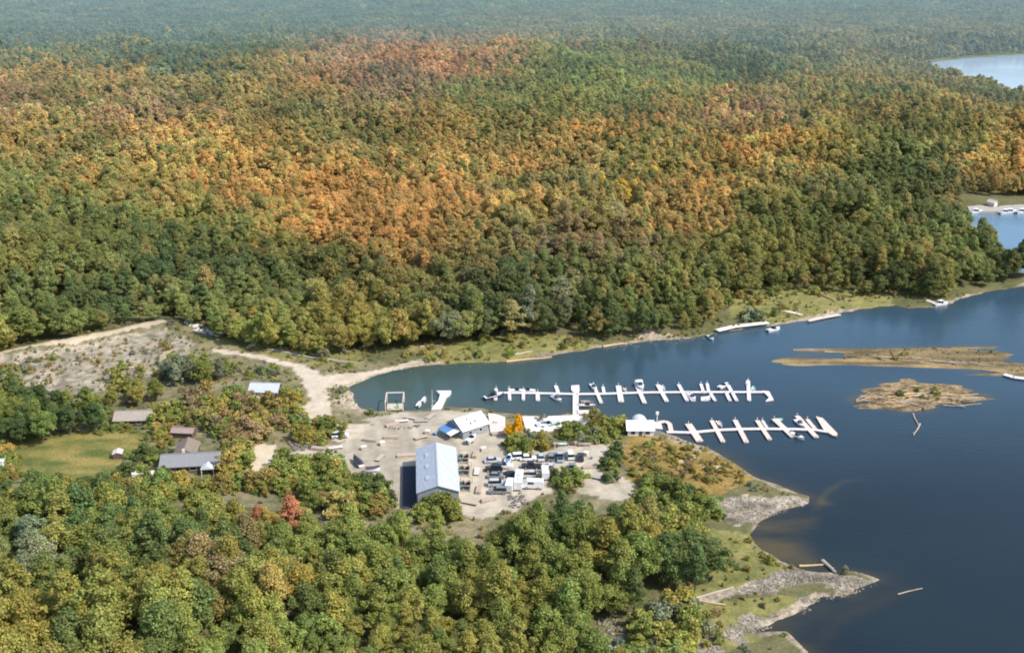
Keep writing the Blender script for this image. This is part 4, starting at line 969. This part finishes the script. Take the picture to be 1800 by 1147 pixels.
# rack of stored dinghies along the right wall of the shed
def boat_rack(px, py, label):
    r = empty('boat_rack', gnd(px, py), math.radians(-5), label, 'rack', 'boat racks beside the shed')
    for x_ in (-1.7, 1.7):
        for y_ in (-2.6, 2.6): MB().box((x_, y_, .95), (.18,.18,2.0)).build('post', TIMB, r)
    q = MB()
    for y_ in (-2.6, 0, 2.6): q.box((0, y_, 1.9), (3.7,.2,.14))
    for x_ in (-1.7, 1.7): q.box((x_, 0, 1.75), (.16,5.3,.14))
    q.build('rail', TIMB, r)
    MB().box((0,0,.25),(3.1,5,.3)).build('shelf', TIMG, r)
    return r
for k, (x_, y_) in enumerate(((815,808),(816.5,829),(818,856))):
    boat_rack(x_, y_, ['farthest open timber boat rack right of the long shed','middle open timber boat rack right of the long shed','nearest open timber boat rack right of the long shed'][k])
    for j in range(2):
        g = gnd(x_+(j*2-1)*5.5, y_); o = empty('stored_dinghy', g+Vector((0,0,.45)), math.radians(85), ['farthest','middle','nearest'][k]+' rack, '+['left','right'][j]+' dark dinghy stored under the rails', 'dinghy', 'dinghies in the racks')
        h = MB(); s = boat_mesh(h, 4.4, 1.45, .6); h.build('hull', PM[['green','black'][j]], o)

# ------------------------------------------------------------------ slipway, lift, piers
def slab(name, label, pts_, z0, z1, m_, cat, mode=None, zed=None):
    c0 = at(*pts_[0], z1); r = MB().prism([tuple(at(*p, z1)-c0) for p in pts_], z0, z1).build(name, m_); r.location = (c0[0], c0[1], 0)
    return tag(r, label, cat)
slab('white_slipway', 'broad white concrete slipway right of the yellow tree', [(918,731),(960,731),(1010,729),(1036,734),(1034,741),(1005,747),(965,757),(925,758)], -.4, 1.78, PALE, 'slipway')
slab('concrete_landing', 'cream concrete landing beside the white boathouse', [(858,725),(872,727),(888,732),(888,759),(862,760),(860,742)], 0, 1.95, CONC, 'landing')
slab('grey_platform', 'small grey platform at the foot of the gangway', [(1016,720),(1041,720),(1041,726),(1016,726)], -.3, .9, CONC, 'platform')
t_ = slab('wedge_pier', 'white wedge-shaped pier with a flat end left of the boathouse', [(767,686),(793,686),(791,690),(785,694),(777,712),(775,718),(758,718),(770,704),(774,692)], -.4, 1.0, PALE, 'pier')
lf = empty('boat_lift', gnd(694,718), .05, 'pale frame boat lift standing in shallow water left of the slip', 'boat lift')
W_ = 2.9; q = {}
for x_ in (-W_, W_):
    for y_ in (-2.8, 5.5): MB().tube((x_,y_,-1.5),(x_,y_,3.4),.17).build('post', DOCKP, lf)
    MB().box((x_,1.35,3.5),(.3,8.7,.3)).build('beam', DOCKP, lf)
MB().box((0,5.5,3.52),(5.5,.34,.3)).build('beam', DOCKW, lf)
MB().box((0,0,.7),(5.2,5.0,.24)).box((-1.6,-2,.9),(1.6,1.2,.8)).box((1,-1,.95),(1.2,1.6,.5), rz=.4).build('platform', mat('pale_olive_boards', (.55,.52,.38), .9, var=.3), lf)
boat(733,716,741,703,'skiff','white','little white skiff drawn up between the lift and the wedge pier', z=.1, group='boats ashore in the marina yard')
boat(744,704,747,698,'skiff','white','white skiff afloat just left of the thin mast', z=-.1)
ms_ = empty('thin_mast', gnd(760,714), 0, 'thin pale mast standing at the shore left of the wedge pier', 'mast'); MB().tube((0,0,-.5),(0,0,6),.11,.05).tube((0,0,2),(1.1,0,2),.05).build('pole', PALE, ms_); MB().box((0,0,.1),(.8,.8,.4)).build('base', CONC, ms_)
def jetty(name, label, pts_, w_, m_, z=.7, cat='jetty'):
    c0 = at(*pts_[0], z); r = empty(name, (c0[0], c0[1], 0), 0, label, cat); P_ = [at(*p, z)-c0 for p in pts_]
    q = MB(); strip(q, P_, w_, z-.25, z); q.build('deck', m_, r)
    for k in range(len(P_)-1):
        n = max(1, int(np.linalg.norm(P_[k+1]-P_[k])/6))
        for j in range(n+1):
            p = P_[k]+(P_[k+1]-P_[k])*j/n; MB().tube((p[0], p[1], -1.5), (p[0], p[1], z+.5), .15).build('pile', TIMG, r)
    return r
jetty('white_quay', 'long white quay along the north shore ending in a white block', [(1260,580),(1290,573),(1350,566)], 2.6, PALE, 1.2, 'quay')
boat(1352,581,1368,577,'runabout','white','white boat off the end of the white quay', sc=1.2, group='boats along the north shore')
boat(1243,586,1256,601,'runabout','turq','pale boat pointing out from the north shore left of the white quay', sc=1.0, group='boats along the north shore')
jetty('pale_jetty', 'pale jetty running down to the reedy beach', [(1345,535),(1378,545),(1410,553)], 2.0, DOCKP, 1.2)
jetty('white_jetty', 'white jetty slanting out past the reedy beach', [(1420,563),(1448,557),(1476,552)], 1.8, DOCKP, .8)
jetty('angled_landing', 'pinkish landing running diagonally to the far shore corner', [(1594,515),(1620,524),(1646,533)], 2.0, DOCKP, .9)
boat(1645,536,1663,533,'cruiser','white','white boat at the tip of the angled landing', group='boats along the north shore')
slab('distant_landing_stage', 'wide grey landing stage on the inlet at the far right', [(1700,362),(1740,354),(1800,354),(1860,354),(1860,371),(1800,371),(1705,372)], -.5, 1.3, TIMG, 'landing stage')
gable('landing_hut', 'small pale hut standing on the distant grey landing stage', 'hut', 1744, 364, 3.4, 4.4, 2.4, 1.3, .6, CONC, CONC, .4, z=Vector((*at(1744,362,1.3), 1.3)))
for k, (x_, y_) in enumerate(((1716,373),(1768,374),(1776,373),(1797,373))): boat(x_-4, y_+1, x_+4, y_, 'cruiser', 'white', ['leftmost','second from left','third from left','rightmost'][k]+' white boat moored at the distant landing stage', sc=1.2, group='boats at the distant landing stage')
jetty('edge_dock', 'pale dock reaching in from the right edge near the sand bar', [(1765,657),(1782,662),(1830,668)], 2.2, DOCKW, .6)
slab('retaining_wall', 'low white retaining wall below the lawn hedge', [(230,827),(272,826),(273,832),(231,833)], 0, 2.6, PALE, 'wall')
slab('roadside_wall', 'grey slab wall along the yard rear left of the shed', [(698,797),(732,795),(732,799),(698,801)], 1.0, 2.3, TIMB, 'wall')

# ------------------------------------------------------------------ logs, rocks
LOGS = {}
def log_mesh(L_, r0, m_, seed):
    rr = random.Random(seed); q = MB(); n = 5; p = Vector((-L_/2, 0, 0)); rad = r0
    for k in range(n):
        t = p+Vector((L_/n, rr.uniform(-.05, .05)*L_/n*2, rr.uniform(-.03, .03)*L_/n)); q.tube(p, t, rad, rad*.9, 7); p = t; rad *= .9
        if k in (2, 3): q.tube(p, p+Vector((rr.uniform(.3, .8), rr.uniform(-.6, .6), rr.uniform(0, .5))), rad*.4, rad*.15, 5)
    me = bpy.data.meshes.new('driftwood_log'); me.from_pydata(q.v, [], q.f); me.materials.append(m_); return me
def log(a, b_, r_, m_, label, z=.3, group='driftwood logs'):
    A = at(*a, z); B = at(*b_, z); c = (A+B)/2; L_ = float(np.linalg.norm(B-A)); zz = max(hz(c[0], c[1]), 0)+r_*.6
    o = bpy.data.objects.new('driftwood_log', log_mesh(L_, r_, m_, int(a[0]*7+a[1]))); COL.objects.link(o)
    o.location = (c[0], c[1], zz); o.rotation_euler = (0, 0, math.atan2(B[1]-A[1], B[0]-A[0])); return tag(o, label, 'log', group)
log((1446,982),(1470,1004),.55,LOGG,'thick pale log leaning at the top of the stony point',.8)
log((1405,991),(1448,988),.3,LOGY,'yellow log lying along the top of the stony point',.6)
log((1200,1060),(1292,1037),.35,LOGG,'long grey trunk along the grass inland of the stony point',1)
log((1225,1057),(1275,1066),.35,LOGY,'yellowish trunk on the grass beside the long grey trunk',1)
log((1578,1044),(1622,1035),.16,LOGG,'orange log floating off the stony point',0)
log((1420,510),(1468,531),.5,LOGY,'pale trunk slanting across the reedy beach',.8)
log((1605,727),(1614,748),.28,LOGG,'straight pole trailing below the debris island',0)
log((1617,745),(1607,766),.28,LOGG,'bent end piece trailing farthest below the debris island',0)
log((470,616),(560,628),.4,LOGG,'upper grey trunk at the head of the cove',1.2); log((500,622),(610,640),.45,LOGG,'lower long grey trunk at the head of the cove',1.2); log((560,632),(640,640),.35,LOGG,'grey trunk pointing at the water at the head of the cove',1)
for k, (a_, b_) in enumerate((((738,612),(778,610)),((890,632),(968,622)),((905,622),(935,616)),((1060,606),(1100,598)),((700,640),(760,632)))): log(a_, b_, .45, [LOGG, LOGY][k % 2], ['first','second','third','fourth','fifth'][k]+' stranded trunk along the north shore counted from cove'.replace('counted from cove', ['above the left bay','at the middle bend','on the marshy ledge','by the rocks right','at the cove mouth'][k]), 1)
rl = random.Random(5)
mb1 = []
for k in range(16):          # long pale trunks edging the sand bar
    t = k/15; x = 1430+rl.uniform(0, 300); y = 616+(x-1430)*.095+rl.uniform(-3, 6); ln_ = rl.uniform(25, 70)
    log((x, y), (x+ln_, y+ln_*rl.uniform(.02, .12)), rl.uniform(.14, .28), [LOGY, LOGG, LOGB][k % 3], 'long trunk stranded along the low orange sand bar', .2, 'trunks on the sand bar')
for k in range(95):          # tangle on the debris island
    x = rl.uniform(1520, 1690); y = rl.uniform(688, 716)-(x-1600)*.02; ln_ = rl.uniform(14, 44); s_ = rl.uniform(-.28, .12)
    if k < 10: x = rl.uniform(1640, 1690); y = rl.uniform(692, 702); ln_ = rl.uniform(40, 60); s_ = rl.uniform(-.05, .15)
    if 10 <= k < 16: x = rl.uniform(1496, 1510); y = rl.uniform(697, 704); ln_ = rl.uniform(35, 60); s_ = rl.uniform(-.2, .1)
    o = log((x, y), (x+ln_, y+ln_*s_), rl.uniform(.10, .26), [LOGY, LOGG, LOGB, LOGB, LOGY][k % 5], 'driftwood trunk in the tangle on the debris island', .5, 'trunks on the debris island'); o.location.z += rl.uniform(0, .3); o.rotation_euler.z += rl.gauss(0, .25)
def heap(name, label, poly, n, r0, r1, m_, z0=0, cat='rocks'):
    P = PX(poly, 1.2); x0, y0 = P.min(0); x1, y1 = P.max(0); q = MB(); c0 = P.mean(0); k = 0; gnd0 = max(hz(c0[0], c0[1]), 0)
    while k < n:
        x, y = rng.uniform(x0, x1), rng.uniform(y0, y1)
        if inside(P, np.array([x]), np.array([y]))[0]:
            k += 1
            if n > 450 and fbm(x/6, y/6, 71, 3)+.10 < .52: continue
            q.rock((x-c0[0], y-c0[1], max(hz(x, y), -.2)-gnd0+z0), rng.uniform(r0, r1), k+int(c0[0]*3))
    o = q.build(name, m_); o.location = (c0[0], c0[1], gnd0); return tag(o, label, cat, None, 'stuff')
heap('white_rubble', 'spill of white rubble at the edge of the woods above the field', [(325,574),(350,576),(392,588),(385,594),(340,584)], 70, .4, 1.1, mat('white_rock', (.62,.60,.56), .95, var=.2, bump=.4))
heap('white_rubble', 'pale rubble in the small clearing at the bottom edge', [(1048,1090),(1095,1085),(1100,1125),(1060,1135)], 80, .25, .8, ROCKM)
heap('boulders', 'boulders beside the yard entrance left of the car park brush', [(508,775),(545,772),(560,788),(515,795)], 40, .4, 1.1, ROCKD)
heap('boulders', 'grey boulders at the front of the car park', [(885,872),(915,868),(925,885),(900,900)], 30, .4, 1.0, ROCKD)
heap('boulders', 'dark and pale stones at the right end of the yard', [(1055,800),(1080,795),(1085,850),(1060,850)], 60, .35, .9, ROCKM)
heap('shore_stones', 'stones scattered along the north shore', [(1035,612),(1100,600),(1240,583),(1262,580),(1262,588),(1180,600),(1100,608),(1040,618)], 190, .2, .6, ROCKM)
heap('shore_stones', 'stones scattered round the head of the cove', [(600,690),(612,680),(640,668),(720,645),(800,636),(930,624),(930,632),(800,641),(700,655),(630,680),(622,712),(600,715)], 170, .15, .5, ROCKM)
heap('point_stones', 'bleached stones covering the stony point', [(1290,1040),(1380,998),(1440,1004),(1548,1016),(1490,1042),(1430,1050),(1320,1040)], 620, .12, .5, ROCKM)
heap('spit_stones', 'bleached stones covering the rocky spit', [(1250,880),(1300,870),(1420,872),(1420,886),(1370,900),(1320,922),(1290,918)], 520, .12, .45, ROCKM)
heap('lower_stones', 'bleached stones below the grassy tongue', [(1300,1085),(1400,1052),(1432,1062),(1390,1085),(1310,1112),(1240,1160),(1250,1120)], 480, .12, .5, ROCKM)
heap('field_rubble', 'pale broken stones strewn over the dry field below the sandy bank', [(20,640),(130,622),(260,600),(300,610),(250,650),(100,690),(30,690)], 420, .12, .5, ROCKM)
heap('yard_kerb_stones', 'row of stones and tufts along the rear of the yard', [(680,752),(740,748),(742,753),(682,757)], 34, .25, .6, ROCKD)

# kayak rack and benches in front of the bushes
def kayak_rack(px, py, cm, label):
    r = empty('kayak_rack', gnd(px, py), .03, label, 'rack', 'kayak racks by the car park')
    for x_ in (-1.6, 1.6): MB().box((x_,0,.7),(.14,1.2,.14)).box((x_,.5,.7),(.14,.14,1.7)).box((x_,-.5,.4),(.14,.14,.9)).build('trestle', TIMB, r)
for k, (x_, y_, c_) in enumerate(((972,785,'dark red'),(985,784,'green'),(1008,783,'dark red'),(1028,784,'grey'))):
    lab_ = ['leftmost','second from left','third from left','rightmost'][k]
    kayak_rack(x_, y_, c_, lab_+' low timber trestle below the bushes behind the car park')
    o = empty('kayak', gnd(x_, y_)+Vector((0,0,.85)), .03, lab_+' upturned kayak on the trestles behind the car park', 'kayak', 'kayaks on the trestles')
    q = MB()
    for s_ in (-1, 1): q.tube((0,0,0),(s_*1.5,0,.03),.38,.28,8).tube((s_*1.5,0,.03),(s_*2.3,0,.1),.28,.03,8)
    q.build('hull', [BRWALL, TURQ, BRWALL, TIMG][k], o)
for k, (x_, y_) in enumerate(((975,790),(1012,788))):
    o = empty('signpost', gnd(x_, y_), 0, ['left','right'][k]+' slim wooden post at the rear edge of the car park', 'post', 'posts behind the car park'); MB().box((0,0,1.2),(.18,.18,2.6)).build('post', DOCKP, o); MB().box((0,-.12,2.3),(.9,.06,.5)).build('board', DOCKP, o)
# stacked dock sections, timber and crates lying about the yard
def clutter(k, px, py, deg, kind, label):
    o = empty({'s':'dock_section','t':'timber_stack','c':'crate','d':'fuel_drum'}[kind], gnd(px, py), math.radians(deg), label, {'s':'dock section','t':'timber stack','c':'crate','d':'drum'}[kind], 'gear lying about the yard')
    if kind == 's':
        MB().box((0,0,.5),(4.4,1.5,.16)).build('deck', [CONC, TIMB, TIMG][k % 3], o); MB().box((-1.6,0,.2),(.7,1.4,.42)).box((1.6,0,.2),(.7,1.4,.42)).build('float', FLOAT, o)
    elif kind == 't':
        q = MB(); [q.box((rl2.uniform(-.2,.2), y_, z_), (4.4,.42,.24)) for z_ in (.2,.47,.74) for y_ in (-.5,0,.5)]; q.build('plank', TIMB, o); MB().box((-1.3,0,.02),(.2,1.6,.1)).box((1.3,0,.02),(.2,1.6,.1)).build('bearer', TIMG, o)
    elif kind == 'c': MB().box((0,0,.6),(1.5,1.3,1.1)).build('box', CREAM, o); MB().box((0,0,1.19),(1.6,1.4,.08)).build('lid', PALE, o)
    else: MB().tube((0,0,0),(0,0,.95),.36,n=12).build('barrel', BLUE, o); MB().tube((0,0,.95),(0,0,1.0),.38,n=12).build('rim', PM['silver'], o)
rl2 = random.Random(3)
CL = [(706,741,12,'s'),(722,736,-20,'s'),(741,741,8,'s'),(690,748,30,'t'),(757,733,60,'s'),(650,775,-15,'t'),(672,782,20,'c'),(668,806,70,'s'),(640,790,5,'c'),(688,770,0,'t'),(752,762,-8,'c'),(762,764,0,'d'),(766,765,0,'d'),(740,770,30,'s'),
      (836,800,80,'t'),(838,830,88,'s'),(842,862,85,'t'),(850,792,15,'c'),(858,880,25,'t'),(826,885,-20,'s'),(1030,800,60,'c'),(1040,806,0,'d'),(1036,822,15,'t'),(1045,840,-25,'s'),(872,745,80,'c'),(876,764,10,'t'),(560,790,-12,'t'),(590,788,20,'s')]
KN = {'s':'pale dock section','t':'stack of planks','c':'cream crate','d':'blue drum'}
for k, (x_, y_, d_, kd_) in enumerate(CL):
    L_ = [q for q in CL if q[3] == kd_]; L_.sort(); n_ = L_.index((x_, y_, d_, kd_)); nn = len(L_)
    od = (ORD[n_] if n_ < nn/2 else ['rightmost','second from right','third from right','fourth from right','fifth from right','sixth from right'][nn-1-n_])
    clutter(k, x_, y_, d_, kd_, f"{od} {KN[kd_]} lying in the marina yard")
relabel()
